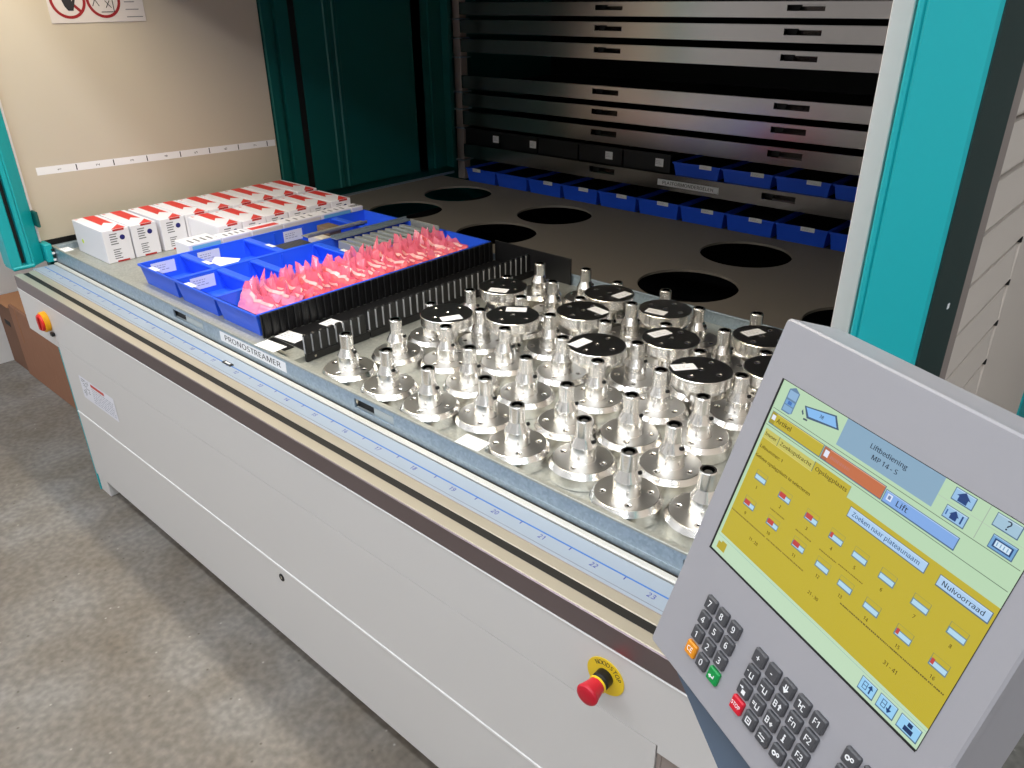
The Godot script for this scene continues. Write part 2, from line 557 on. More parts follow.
	part("shaft_wall", mb().bx(-0.45, -0.41, 0.62, 3.3, -3.3, -0.17).mesh(M.teal_dark), t)
	part("shaft_wall", mb().bx(2.666, 2.69, 0.62, 3.3, -3.3, -0.16).mesh(M.teal_dark), t)
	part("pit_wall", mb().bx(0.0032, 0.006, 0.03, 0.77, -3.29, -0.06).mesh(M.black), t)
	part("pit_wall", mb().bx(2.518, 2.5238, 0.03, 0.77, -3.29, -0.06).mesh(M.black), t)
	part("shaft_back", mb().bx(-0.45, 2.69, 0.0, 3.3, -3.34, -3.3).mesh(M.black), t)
	part("shaft_top", mb().bx(-0.45, 2.757, 3.3, 3.34, -3.34, -0.02).mesh(M.panel), t)
	part("header_panel", mb().bx(-0.40, 2.757, 2.25, 3.3, -0.157, -0.02, 0.003).mesh(M.panel), t)
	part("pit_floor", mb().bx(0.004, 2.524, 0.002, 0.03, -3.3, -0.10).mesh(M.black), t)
	# platform plate with its round holes
	var cs := CSGCombiner3D.new()
	cs.name = "platform_plate"
	var slab := CSGBox3D.new()
	slab.size = Vector3(3.0, 0.01, 2.08)
	slab.position = Vector3(1.14, 0.823, -1.22)
	slab.material = M.plate
	cs.add_child(slab)
	for h in [[0.09, -1.60], [0.697, -1.585], [1.67, -1.525], [2.27, -1.53], [0.04, -2.0], [0.697, -1.983], [1.655, -1.99], [2.27, -1.99]]:
		var cy := CSGCylinder3D.new()
		cy.operation = CSGShape3D.OPERATION_SUBTRACTION
		cy.radius = 0.175
		cy.height = 0.1
		cy.sides = 48
		cy.material = M.plate
		cy.position = Vector3(h[0], 0.823, h[1])
		cs.add_child(cy)
	t.add_child(cs, true)
	part("plate_edge", mb().bx(-0.362, -0.354, 0.826, 0.838, -2.36, -1.24, 0.001).mesh(M.galv), t)
	# uprights that carry the rear trays
	for x in [-0.335, 2.60]:
		part("rack_upright", mb().bx(x, x + 0.055, 0.80, 3.2, -2.42, -2.37, 0.002).mesh(M.cladding_trim), t)
	for y in [0.915, 1.09, 1.19, 1.28, 1.455, 1.55, 1.642]:
		part("tray_support", mb().bx(-0.33, -0.272, y - 0.012, y - 0.004, -2.44, -2.352, 0.001).mesh(M.galv), t)
	# right flank of the housing
	var sp := part("side_cladding", mb().bx(2.70, 2.757, 0.1, 3.3, -0.205, -0.158).mesh(M.cladding_trim), t)
	part("side_panel", mb().bx(2.70, 2.757, 0.1, 3.3, -1.125, -0.478, 0.002).mesh(M.cladding), sp)
	part("corner_post", mb().bx(2.70, 2.76, 0.0, 3.3, -2.4, -1.13, 0.003).mesh(M.teal), sp)
	part("louvre_back", mb().bx(2.70, 2.742, 0.1, 3.3, -0.478, -0.205).mesh(M.louvre_dark), sp)
	var sl := mb().prism(PackedVector2Array([Vector2(0.0, 0.0), Vector2(0.0135, 0.001), Vector2(0.0145, 0.004), Vector2(0.0115, 0.0560), Vector2(0.0, 0.0570)]), -0.474, -0.206).mesh(M.cladding)
	for i in 18:
		part("slat", sl, sp, Vector3(2.7425, 0.789 + i * 0.0637, 0))
		part("slat_pin", mb().bx(2.744, 2.7578, 0.783 + i * 0.0637, 0.791 + i * 0.0637, -0.479, -0.474).mesh(M.black), sp)

func number_tape(wall: Node3D) -> void:
	var side := Basis(Vector3.FORWARD, Vector3.UP, Vector3.RIGHT)     # reads from the bay: right is -z
	var turned := side * Basis(Vector3(0, 0, 1), PI / 2)
	var tape := mb()
	tape.quado(Vector3(-0.3795, 1.148, -0.203), Vector3(-0.3795, 1.177, -0.203), Vector3(-0.3795, 1.152, -1.232), Vector3(-0.3795, 1.124, -1.232), Vector3.RIGHT)
	part("number_tape", tape.mesh(M.paper), wall)
	var zs := [-0.203, -0.347, -0.49, -0.626, -0.77, -0.903, -1.043, -1.19]
	for i in 7:
		var z: float = zs[i + 1]
		var y := 1.1625 + (z + 0.203) * 0.024
		part("tick_mark", mb().bx(-0.3796, -0.3791, y - 0.011, y + 0.011, z - 0.002, z + 0.002).mesh(M.ink), wall)
		text("number_mark", str(i + 1), 0.013, M.ink, wall, Vector3(-0.3792, y + 0.001, z + 0.062), turned, true)

# ---------------------------------------------------------------- trays of the rear stack
func label_image_bars(w: int, h: int, seed_: int) -> Image:
	var im := Image.create(w, h, false, Image.FORMAT_RGB8)
	im.fill(c8(240, 240, 242))
	var r := RandomNumberGenerator.new()
	r.seed = seed_
	for row in 3:
		var x := w / 10
		while x < w * 6 / 10:
			var l := r.randi_range(w / 20, w / 7)
			im.fill_rect(Rect2i(x, h / 4 + row * h / 5, l, maxi(2, h / 16)), c8(176, 176, 182))
			x += l + w / 28 + 1
	return im

func sticker_mesh(w: float, h: float) -> ArrayMesh:        # lies in xy, faces +z
	if not M.has("sticker"):
		var m := paint(Color.WHITE, 0.6)
		m.albedo_texture = ImageTexture.create_from_image(label_image_bars(128, 64, 3))
		M.sticker = m
	var q := mb()
	q.box(Vector3(0, 0, -0.0001), Vector3(w, h, 0.0004))
	return q.mesh(M.sticker)

func build_rear_trays() -> void:
	var ys := [[1.655, 1.712], [1.568, 1.630], [1.475, 1.538], [1.294, 1.357], [1.203, 1.266], [1.104, 1.173], [0.928, 0.998]]
	var names := ["topmost", "second from the top", "third from the top, above the wide gap", "fourth, just below the wide gap", "fifth from the top", "sixth from the top, above the black bins", "lowest, with a white name label"]
	var grp := "trays racked at the back"
	for i in 7:
		var y0: float = ys[i][0]
		var y1: float = ys[i][1]
		var t := thing("rack_tray", "steel storage tray in the rear stack, %s" % names[i], "tray", Vector3(0, y0, 0), grp)
		var h := y1 - y0
		var s0 := h * 0.42
		var s1 := h * 0.80
		var fr := mb()
		fr.bx(-0.27, 2.56, 0, s0, -2.366, -2.36).bx(-0.27, 2.56, s1, h, -2.366, -2.36)
		var cuts := [-0.27, 0.612, 0.762, 1.523, 1.672, 2.56]
		for k in [0, 2, 4]:
			fr.bx(cuts[k], cuts[k + 1], s0, s1, -2.366, -2.36)
		fr.bx(-0.27, 2.56, h - 0.001, h + 0.0015, -2.385, -2.3595, 0.0005)
		part("front_flange", fr.mesh(M.tray_steel), t)
		for k in [1, 3]:
			var g := mb()
			g.bx(cuts[k], cuts[k + 1], s0, s1, -2.398, -2.394)
			g.bx(cuts[k], cuts[k + 1], s0 - 0.002, s0, -2.394, -2.366)
			g.quado(Vector3(cuts[k] + 0.045, s0, -2.369), Vector3(cuts[k + 1], s0, -2.369), Vector3(cuts[k + 1], s1 - 0.006, -2.385), Vector3(cuts[k] + 0.045, s1 - 0.006, -2.385), Vector3(0, 0, 1))
			part("grip_slot", g.mesh(M.tray_steel), t)
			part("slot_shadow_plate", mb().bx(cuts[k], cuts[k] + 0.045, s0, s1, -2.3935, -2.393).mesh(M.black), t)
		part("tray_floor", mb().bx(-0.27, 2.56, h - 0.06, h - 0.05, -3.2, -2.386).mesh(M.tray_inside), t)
		if i == 6:
			var lb := part("name_label", mb().bx(1.008, 1.322, 0.018, 0.046, -2.3598, -2.3592).mesh(M.paper), t)
			text("lettering", "PLATFORMONDERDELEN", 0.014, M.ink, lb, Vector3(1.165, 0.032, -2.359), Basis.IDENTITY, false, 0.26)
	var bt := thing("bottom_tray", "steel tray at the foot of the rear stack, under the lowest blue bins", "tray", Vector3(0, 0.785, 0))
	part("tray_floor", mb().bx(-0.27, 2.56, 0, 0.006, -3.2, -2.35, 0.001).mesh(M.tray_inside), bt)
	# bins that stand on the lowest racked tray
	for i in 5:
		var x0 := -0.262 + i * 0.2665
		var t := thing("black_bin", "black storage bin on the lowest racked tray, %s from the left" % ["first", "second", "third", "fourth", "fifth"][i], "bin", Vector3(x0, 1.0, -2.37), "black bins at the back")
		open_bin(t, 0.257, 0.086, 0.42, M.black_plastic, 0.0)
		if i != 2:
			part("label_sticker", sticker_mesh(0.043, 0.036), t, Vector3([0.232, 0.23, 0, 0.182, 0.2][i] - 0.0, 0.045, 0.0012))
	for i in 5:
		var x0 := 1.078 + i * 0.246
		if i == 4:
			x0 = 2.06
		var t := thing("small_blue_bin", "blue bin on the lowest racked tray, %s right of the black bins" % ["first", "second", "third", "fourth", "fifth"][i], "bin", Vector3(x0, 1.0, -2.37), "blue bins on the lowest racked tray")
		open_bin(t, 0.232, 0.058, 0.42, M.bin_blue, 0.010)
		part("shaded_bin_contents", mb().bx(0.014, 0.218, 0.006, 0.05, -0.40, -0.014, 0.002).mesh(M.black_plastic), t)  # dark contents, kept black to paint in the shade inside the bin
		part("label_sticker", sticker_mesh(0.06, 0.018), t, Vector3(0.165, 0.051, 0.0045))
	for i in 12:
		var x0 := -0.262 + i * 0.233
		if x0 > 2.4:
			continue
		var t := thing("small_blue_bin", "blue bin at the foot of the rear stack, %s from the left" % ["first", "second", "third", "fourth", "fifth", "sixth", "seventh", "eighth", "ninth", "tenth", "eleventh", "twelfth"][i], "bin", Vector3(x0, 0.792, -2.366), "blue bins at the foot of the rear stack")
		open_bin(t, 0.222, 0.076, 0.42, M.bin_blue, 0.010)
		part("shaded_bin_contents", mb().bx(0.014, 0.208, 0.006, 0.066, -0.40, -0.014, 0.002).mesh(M.black_plastic), t)  # dark contents that also carry the painted shade under the rim
		if i != 1:
			part("label_sticker", sticker_mesh(0.06, 0.018), t, Vector3(0.085 if i == 0 else 0.14, 0.069, 0.0045))

func open_bin(t: Node3D, w: float, h: float, d: float, m: Material, taper: float) -> void:   # front at z 0, goes back to -d
	var b := mb()
	b.bx(taper, w - taper, 0, 0.004, -d, -taper)
	var o := [Vector3(taper, 0, -taper), Vector3(w - taper, 0, -taper), Vector3(w - taper, 0, -d + taper), Vector3(taper, 0, -d + taper)]
	var p := [Vector3(0, h, 0), Vector3(w, h, 0), Vector3(w, h, -d), Vector3(0, h, -d)]
	var outs := [Vector3(0, 0, 1), Vector3(1, 0, 0), Vector3(0, 0, -1), Vector3(-1, 0, 0)]
	for k in 4:
		var k2 := (k + 1) % 4
		var q: Vector3 = outs[k]
		var th := q * 0.003
		b.quado(o[k], o[k2], p[k2], p[k], q)
		b.quado(o[k] - th, o[k2] - th, p[k2] - th, p[k] - th, -q)
		b.quado(p[k], p[k2], p[k2] - th, p[k] - th, Vector3.UP)
	b.bx(-0.004, w + 0.004, h - 0.008, h, -0.004, 0.004, 0.001).bx(-0.004, w + 0.004, h - 0.008, h, -d - 0.004, -d + 0.004, 0.001)
	b.bx(-0.004, 0.004, h - 0.008, h, -d, 0, 0.001).bx(w - 0.004, w + 0.004, h - 0.008, h, -d, 0, 0.001)
	part("bin_body", b.mesh(m), t)

# ---------------------------------------------------------------- the tray in the bay
const TX0 := -0.352
const TX1 := 2.63
const DECK := 0.8666       # floor of the tray at the left
const HUB_DECK := 0.852    # and the lower sheet under the hubs
func build_access_tray() -> void:
	var t := thing("access_tray", "wide galvanised steel tray pulled out in the open bay", "tray")
	var fr := mb()
	var cuts := [TX0, 0.632, 0.815, 1.543, 1.688, 2.45, 2.60, TX1]
	fr.bx(TX0, TX1, 0.8325, 0.849, -0.175, -0.17, 0.0008).bx(TX0, TX1, 0.874, 0.886, -0.175, -0.17)
	for k in [0, 2, 4, 6]:
		fr.bx(cuts[k], cuts[k + 1], 0.849, 0.874, -0.175, -0.17)
	part("front_flange", fr.mesh(M.galv), t)
	part("flange_lip", mb().bx(TX0, TX1, 0.8845, 0.8905, -0.1815, -0.1685, 0.0012).mesh(M.galv_top), t)
	for k in [1, 3, 5]:
		part("grip_slot", mb().bx(cuts[k], cuts[k + 1], 0.847, 0.849, -0.1795, -0.175).bx(cuts[k] + 0.065, cuts[k + 1], 0.849, 0.867, -0.1795, -0.1765, 0.001).mesh(M.galv_shiny), t)
		part("slot_back", mb().bx(cuts[k], cuts[k + 1], 0.847, 0.874, -0.1815, -0.1797).mesh(M.black), t)
	part("deck", mb().bx(TX0, 1.2305, 0.861, 0.866, -1.207, -0.1825).bx(1.224, 1.2305, 0.847, 0.861, -1.207, -0.1825).mesh(M.galv_top), t)
	part("deck", mb().bx(1.2305, TX1, 0.847, HUB_DECK - 0.0006, -1.207, -0.1825).mesh(M.galv_top), t)
	part("rear_flange", mb().bx(TX0, TX1, 0.8325, 0.8895, -1.214, -1.208, 0.001).bx(TX0, TX1, 0.8845, 0.890, -1.212, -1.205, 0.001).mesh(M.galv), t)
	part("end_flange", mb().bx(TX0 - 0.005, TX0 + 0.02, 0.8325, 0.8895, -1.21, -0.17, 0.001).mesh(M.galv), t)
	part("end_flange", mb().bx(TX1 - 0.02, TX1 + 0.004, 0.8325, 0.8895, -1.21, -0.17, 0.001).mesh(M.galv), t)
	var lb := part("name_label", mb().bx(0.915, 1.252, 0.8485, 0.8785, -0.17, -0.1695).mesh(M.paper), t)
	text("lettering", "PRONOSTREAMER", 0.0155, M.ink, lb, Vector3(1.083, 0.8635, -0.1692), Basis.IDENTITY, false, 0.285)
	# loose label cards on the rim and between the black dividers
	var flat := Basis(Vector3.RIGHT, Vector3.FORWARD, Vector3.UP)
	var cards := [[1.15, -0.192, 0.085, 0.045, 5.0, "white label card on the tray rim beside the black divider"], [1.925, -0.190, 0.066, 0.042, 4.0, "white label card on the tray rim before the aluminium hubs"], [-0.245, -0.190, 0.06, 0.034, 0.0, "white label card on the tray rim before the first carton"], [1.10, -0.29, 0.085, 0.055, 8.0, "front white label card lying between the two black dividers"], [1.115, -0.43, 0.085, 0.05, 8.0, "rear white label card lying between the two black dividers"]]
	for c in cards:
		var k := thing("label_card", c[5], "label", Vector3(c[0], 0.8909 if c[1] > -0.2 else DECK + 0.0052, c[1]))
		var s := part("card", sticker_mesh(c[2], c[3]), k)
		s.basis = Basis(Vector3.UP, deg_to_rad(c[4])) * flat
	var mat := thing("channel_mat", "flat black channel lying between the two slotted dividers", "divider")
	part("channel_floor", mb().bx(1.05, 1.220, DECK, DECK + 0.0035, -1.196, -0.262, 0.001).mesh(M.black_plastic), mat)
	part("channel_clip", mb().bx(1.056, 1.16, DECK, DECK + 0.003, -0.258, -0.225, 0.001).mesh(M.black_plastic), mat)

# ---------------------------------------------------------------- cartons
func carton(t: Node3D, l: float, w: float, h: float) -> void:      # origin: front left bottom corner; x to l, z to -w
	part("box_body", mb().bx(0, l, 0, h, -w, 0, 0.0015).mesh(M.carton_white), t)
	var e := 0.0004
	var pr := mb()
	var top := func(a: Vector2, b: Vector2, c: Vector2) -> void:
		pr.quado(Vector3(a.x, h + e, a.y), Vector3(b.x, h + e, b.y), Vector3(c.x, h + e, c.y), Vector3(c.x, h + e, c.y), Vector3.UP)
	# swallow-tailed band and arrow head
	var z0 := -0.038 * w / 0.095
	var z1 := -0.080 * w / 0.095
	var zm := (z0 + z1) / 2
	var bs := l - 0.092
	top.call(Vector2(0.0, z0), Vector2(0.0, z1), Vector2(bs - 0.035, z1))
	top.call(Vector2(0.0, z0), Vector2(bs, z0), Vector2(bs - 0.035, zm))
	top.call(Vector2(0.0, z0), Vector2(bs - 0.035, zm), Vector2(bs - 0.035, z1))
	top.call(Vector2(bs - 0.035, zm), Vector2(bs, z1), Vector2(bs - 0.035, z1))
	top.call(Vector2(l - 0.003, z0 + 0.004), Vector2(l - 0.003, z1 - 0.006), Vector2(l - 0.068, z1 - 0.004))
	top.call(Vector2(0.004, -0.008), Vector2(0.022, -0.008), Vector2(0.022, -0.018))
	part("red_print", pr.mesh(M.red_print), t)
	var fp := mb()
	fp.bx(l, l + e, 0.0, 0.006, -w * 0.80, -w * 0.34)
	fp.bx(l, l + e, h - 0.007, h, -w * 0.82, -w * 0.40)
	part("red_edge", fp.mesh(M.dark_red), t).set_meta("kind", "stuff")
	var dot := mb()
	dot.xf = Transform3D(Basis(Vector3(0, 0, 1), -PI / 2), Vector3(l, h * 0.73, -w * 0.70))
	dot.lathe([Vector2(0.0095, 0), Vector2(0.0095, e), Vector2(0, e)], 20)
	part("blue_dot", dot.mesh(M.dot_blue), t)
	var tx := mb()
	for k in 5:
		tx.bx(l, l + e, h * 0.88 - k * 0.009 - 0.004, h * 0.88 - k * 0.009, -w * (0.52 - 0.04 * (k % 2)), -w * 0.24)
		tx.bx(l, l + e, h * 0.40 - k * 0.008 - 0.0035, h * 0.40 - k * 0.008, -w * (0.56 - 0.06 * (k % 2)), -w * 0.27)
	part("small_print", tx.mesh(M.grey_ink), t)

func build_cartons() -> void:
	var nth := ["first", "second", "third", "fourth", "fifth", "sixth", "seventh", "eighth", "ninth"]
	var first: Node3D = null
	for i in 9:
		var lb := "white and red carton in the long row along the beige wall, %s from the front" % nth[i]
		var x: float = -0.279 + [0.0, 0.0, 0.003, 0.002, 0.003, 0.003, 0.002, 0.0, 0.001][i]
		var z := -0.246 - i * 0.1035 - (0.008 if i >= 2 else 0.0)
		if first == null:
			first = thing("product_carton", lb, "carton", Vector3(x, DECK, z), "white and red cartons along the beige wall")
			carton(first, 0.268, 0.098, 0.121)
		else:
			dup(first, lb, Vector3(x, DECK, z))
	# a yellow-green dot sticks to the outer side of the first one
	var dy := mb()
	dy.xf = Transform3D(Basis(Vector3.RIGHT, PI / 2), Vector3(0.063, 0.049, 0.0))
	dy.lathe([Vector2(0.0085, 0), Vector2(0.0085, 0.0005), Vector2(0, 0.0005)], 16)
	part("dot_sticker", dy.mesh(M.lime), first)
	var inner: Node3D = null
	for i in 6:
		var lb := "white and red carton in the inner row beside the blue bins, %s from the front" % nth[i]
		var at := Vector3(-0.006 + 0.003 * (i % 2), DECK, -0.573 - i * 0.1026)
		if inner == null:
			inner = thing("product_carton", lb, "carton", at, "white and red cartons of the inner row")
			carton(inner, 0.227, 0.098, 0.1125)
		else:
			dup(inner, lb, at)
	# flat cartons squeezed in before the bins, long side along the row
	var flats := [["pale blue and white flat carton before the inner carton row, nearest the front", -0.417, 0.127, M.sky_print, 0.101, 0], ["flat white carton with a beige side, behind the pale blue one", -0.547, 0.119, M.carton_edge, 0.101, 0], ["flat white carton with a long red band on top, beside the blue bins", -0.669, 0.135, M.carton_edge, 0.102, 1], ["flat white carton with a beige side, behind the red-banded one", -0.807, 0.175, M.carton_edge, 0.101, 0], ["flat carton with a bright blue side, farthest but one beside the bins", -0.985, 0.149, M.sky_print, 0.101, 0], ["short white carton at the far end of the blue bins", -1.137, 0.06, M.carton_white, 0.101, 0]]
	for f in flats:
		var t := thing("flat_carton", f[0], "carton", Vector3(0.2255, DECK, f[1]))
		var hh: float = f[4] - 0.012
		var ww: float = f[2] - 0.003
		var wd := 0.066
		if f[1] > -0.5:
			t.position.x = 0.185
			wd = 0.1065
		elif f[1] < -1.05:
			hh -= 0.002
		part("box_body", mb().bx(0, wd, 0, hh, -ww, 0, 0.0012).mesh(M.carton_white), t)
		part("side_print", mb().bx(wd, wd + 0.0005, 0.004, hh - 0.006, -ww + 0.002, -0.012 if f[3] == M.sky_print else -0.002).mesh(f[3]), t)
		var pm := mb()
		if f[5] == 1:
			pm.bx(wd - 0.04, wd - 0.008, hh, hh + 0.0005, -ww + 0.01, -0.004)
			part("red_print", pm.mesh(M.red_print), t)
		else:
			for k in 4:
				pm.bx(wd * 0.35, wd * 0.8, hh, hh + 0.0005, -ww * (0.2 + k * 0.2) - 0.008, -ww * (0.2 + k * 0.2))
			part("dark_print", pm.mesh(M.grey_ink), t).set_meta("kind", "stuff")

# ---------------------------------------------------------------- blue bins on the tray
func long_bin(t: Node3D, w: float, d: float, h: float, splits: Array) -> void:
	open_bin(t, w, h, d, M.bin_blue, 0.012)
	var rib := mb()
	var z := -0.13
	while z > -d + 0.1:
		rib.bx(0.008, 0.013, 0.004, h - 0.006, z - 0.003, z + 0.003)
		z -= 0.13
	part("wall_rib", rib.mesh(M.bin_blue), t).set_meta("kind", "stuff")
	for s in splits:
		var dv := mb()
		dv.quado(Vector3(0.006, 0.004, s - 0.012), Vector3(w - 0.006, 0.004, s - 0.012), Vector3(w - 0.004, h - 0.004, s + 0.008), Vector3(0.004, h - 0.004, s + 0.008), Vector3(0, 0, 1))
		dv.bx(0.003, w - 0.003, h - 0.010, h - 0.002, s - 0.022, s + 0.008, 0.002)
		dv.quado(Vector3(0.006, 0.004, s - 0.016), Vector3(w - 0.006, 0.004, s - 0.016), Vector3(w - 0.004, h - 0.004, s - 0.022), Vector3(0.004, h - 0.004, s - 0.022), Vector3(0, 0, -1))
		part("bin_divider", dv.mesh(M.bin_blue), t)

func in_bin(x: float, y: float, z: float) -> Vector3:
	return Vector3(1.02 * x - 0.062, y - 0.0176, 1.02 * z - 0.027)

func build_bins() -> void:
	var side := Basis(Vector3.FORWARD, Vector3.UP, Vector3.RIGHT)
	var flat := Basis(Vector3.RIGHT, Vector3.FORWARD, Vector3.UP)
	var a := thing("long_blue_bin", "long blue divided bin next to the white cartons", "bin", Vector3(0.298, DECK, -0.230), "long blue bins on the tray")
	long_bin(a, 0.244, 0.965, 0.071, [-0.15, -0.40, -0.80])
	var b := thing("long_blue_bin", "middle long blue bin, holding galvanised brackets at its far end", "bin", Vector3(0.551, DECK, -0.230), "long blue bins on the tray")
	long_bin(b, 0.240, 0.965, 0.071, [-0.15, -0.275, -0.535])
	var c := thing("long_blue_bin", "long blue bin full of pink bags, behind the black slotted divider", "bin", Vector3(0.800, DECK, -0.230), "long blue bins on the tray")
	long_bin(c, 0.228, 0.965, 0.071, [])
	for k in [[a, 0.10, -0.004, 0.055], [a, 0.17, -0.155, 0.05], [a, 0.16, -0.408, 0.05], [b, 0.09, -0.004, 0.055], [b, 0.17, -0.545, 0.05]]:
		var s := part("label_sticker", sticker_mesh(k[3], 0.017), k[0], Vector3(k[1], 0.0713, k[2] - 0.003))
		s.basis = flat
	for k in [[a, -0.075], [a, -0.245], [a, -0.60], [b, -0.085]]:
		var s := part("label_sticker", sticker_mesh(0.085, 0.042), k[0], Vector3(0.0135, 0.042, k[1]))
		s.basis = side
	# what lies in the first two bins
	var p := thing("paper_slip", "pale paper slip lying in the second section of the first bin", "paper", in_bin(0.47, 0.925, -0.44))
	var s := part("slip", sticker_mesh(0.10, 0.05), p)
	s.basis = Basis(Vector3.UP, 0.5) * Basis(Vector3.RIGHT, -1.2)
	part("slip_support", mb().bx(-0.06, 0.06, -0.036, -0.028, -0.04, 0.03, 0.002).mesh(M.paper), p)
	var term := thing("terminal_strip", "row of dark terminal blocks lying in the first blue bin", "connector", in_bin(0.47, 0.889, -0.705))
	for i in 14:
		part("terminal", mb().bx(-0.05, 0.05, 0, 0.034, -0.0055, 0.0045, 0.001).mesh(M.connector), term, Vector3(0, 0, 0.07 - i * 0.011))
	var wb := thing("wooden_block", "small brown wooden block on pale paper in the first bin", "block", in_bin(0.42, 0.8885, -0.90))
	part("block", mb().bx(-0.03, 0.05, 0.03, 0.062, -0.04, 0.02, 0.003).mesh(M.wood), wb)
	part("paper_pad", mb().bx(-0.04, 0.06, 0.0, 0.03, -0.05, 0.06, 0.002).mesh(M.carton_edge), wb)
	# galvanised stock: two angle rails, a row of channel brackets, one end bracket
	var r1 := thing("angle_rail", "flat grey galvanised rail lying along the first bin", "rail", in_bin(0.515, 0.956, -0.87))
	part("rail_web", mb().bx(-0.022, 0.022, 0, 0.004, -0.15, 0.13, 0.001).mesh(M.galv_top), r1)
	part("rail_leg", mb().bx(0.018, 0.022, 0.0, 0.012, -0.15, 0.13, 0.001).mesh(M.galv_top), r1)
	var r2 := thing("angle_rail", "long galvanised angle rail beside the row of brackets", "rail", in_bin(0.62, 0.956, -0.98))
	part("rail_web", mb().bx(-0.018, 0.018, 0.0, 0.004, -0.18, 0.19, 0.001).mesh(M.galv), r2)
	part("rail_leg", mb().bx(-0.018, -0.014, 0.0, 0.012, -0.18, 0.19, 0.001).mesh(M.galv), r2)
	for i in 9:
		var z := -0.79 - i * 0.036
		var k := thing("channel_bracket", "galvanised channel bracket in the middle bin, %s of the row" % ["first", "second", "third", "fourth", "fifth", "sixth", "seventh", "eighth", "ninth"][i], "bracket", in_bin(0.645, 0.90, z), "galvanised brackets in the middle bin")
		part("web", mb().bx(0, 0.165, 0.0, 0.055, -0.0025, 0, 0.0006).mesh(M.galv_shiny), k)
		part("flange", mb().bx(0, 0.165, 0.0535, 0.0555, -0.024, 0, 0.0006).mesh(M.galv_shiny), k)
		part("flange", mb().bx(0, 0.165, 0.0, 0.002, -0.024, 0, 0.0006).mesh(M.galv_shiny), k)
		part("bolt_hole", mb().bx(0.135, 0.145, 0.0552, 0.056, -0.016, -0.007).mesh(M.black), k)
		k.rotation.x = -0.12
	var e := thing("end_bracket", "upright galvanised bracket plate at the far end of the middle bin", "bracket", in_bin(0.65, 0.90, -1.138))
	part("plate", mb().bx(0, 0.165, 0, 0.068, -0.003, 0, 0.0008).mesh(M.galv_top), e)
	part("bolt_hole", mb().bx(0.125, 0.140, 0.022, 0.036, -0.0005, 0.0006).mesh(M.black), e)

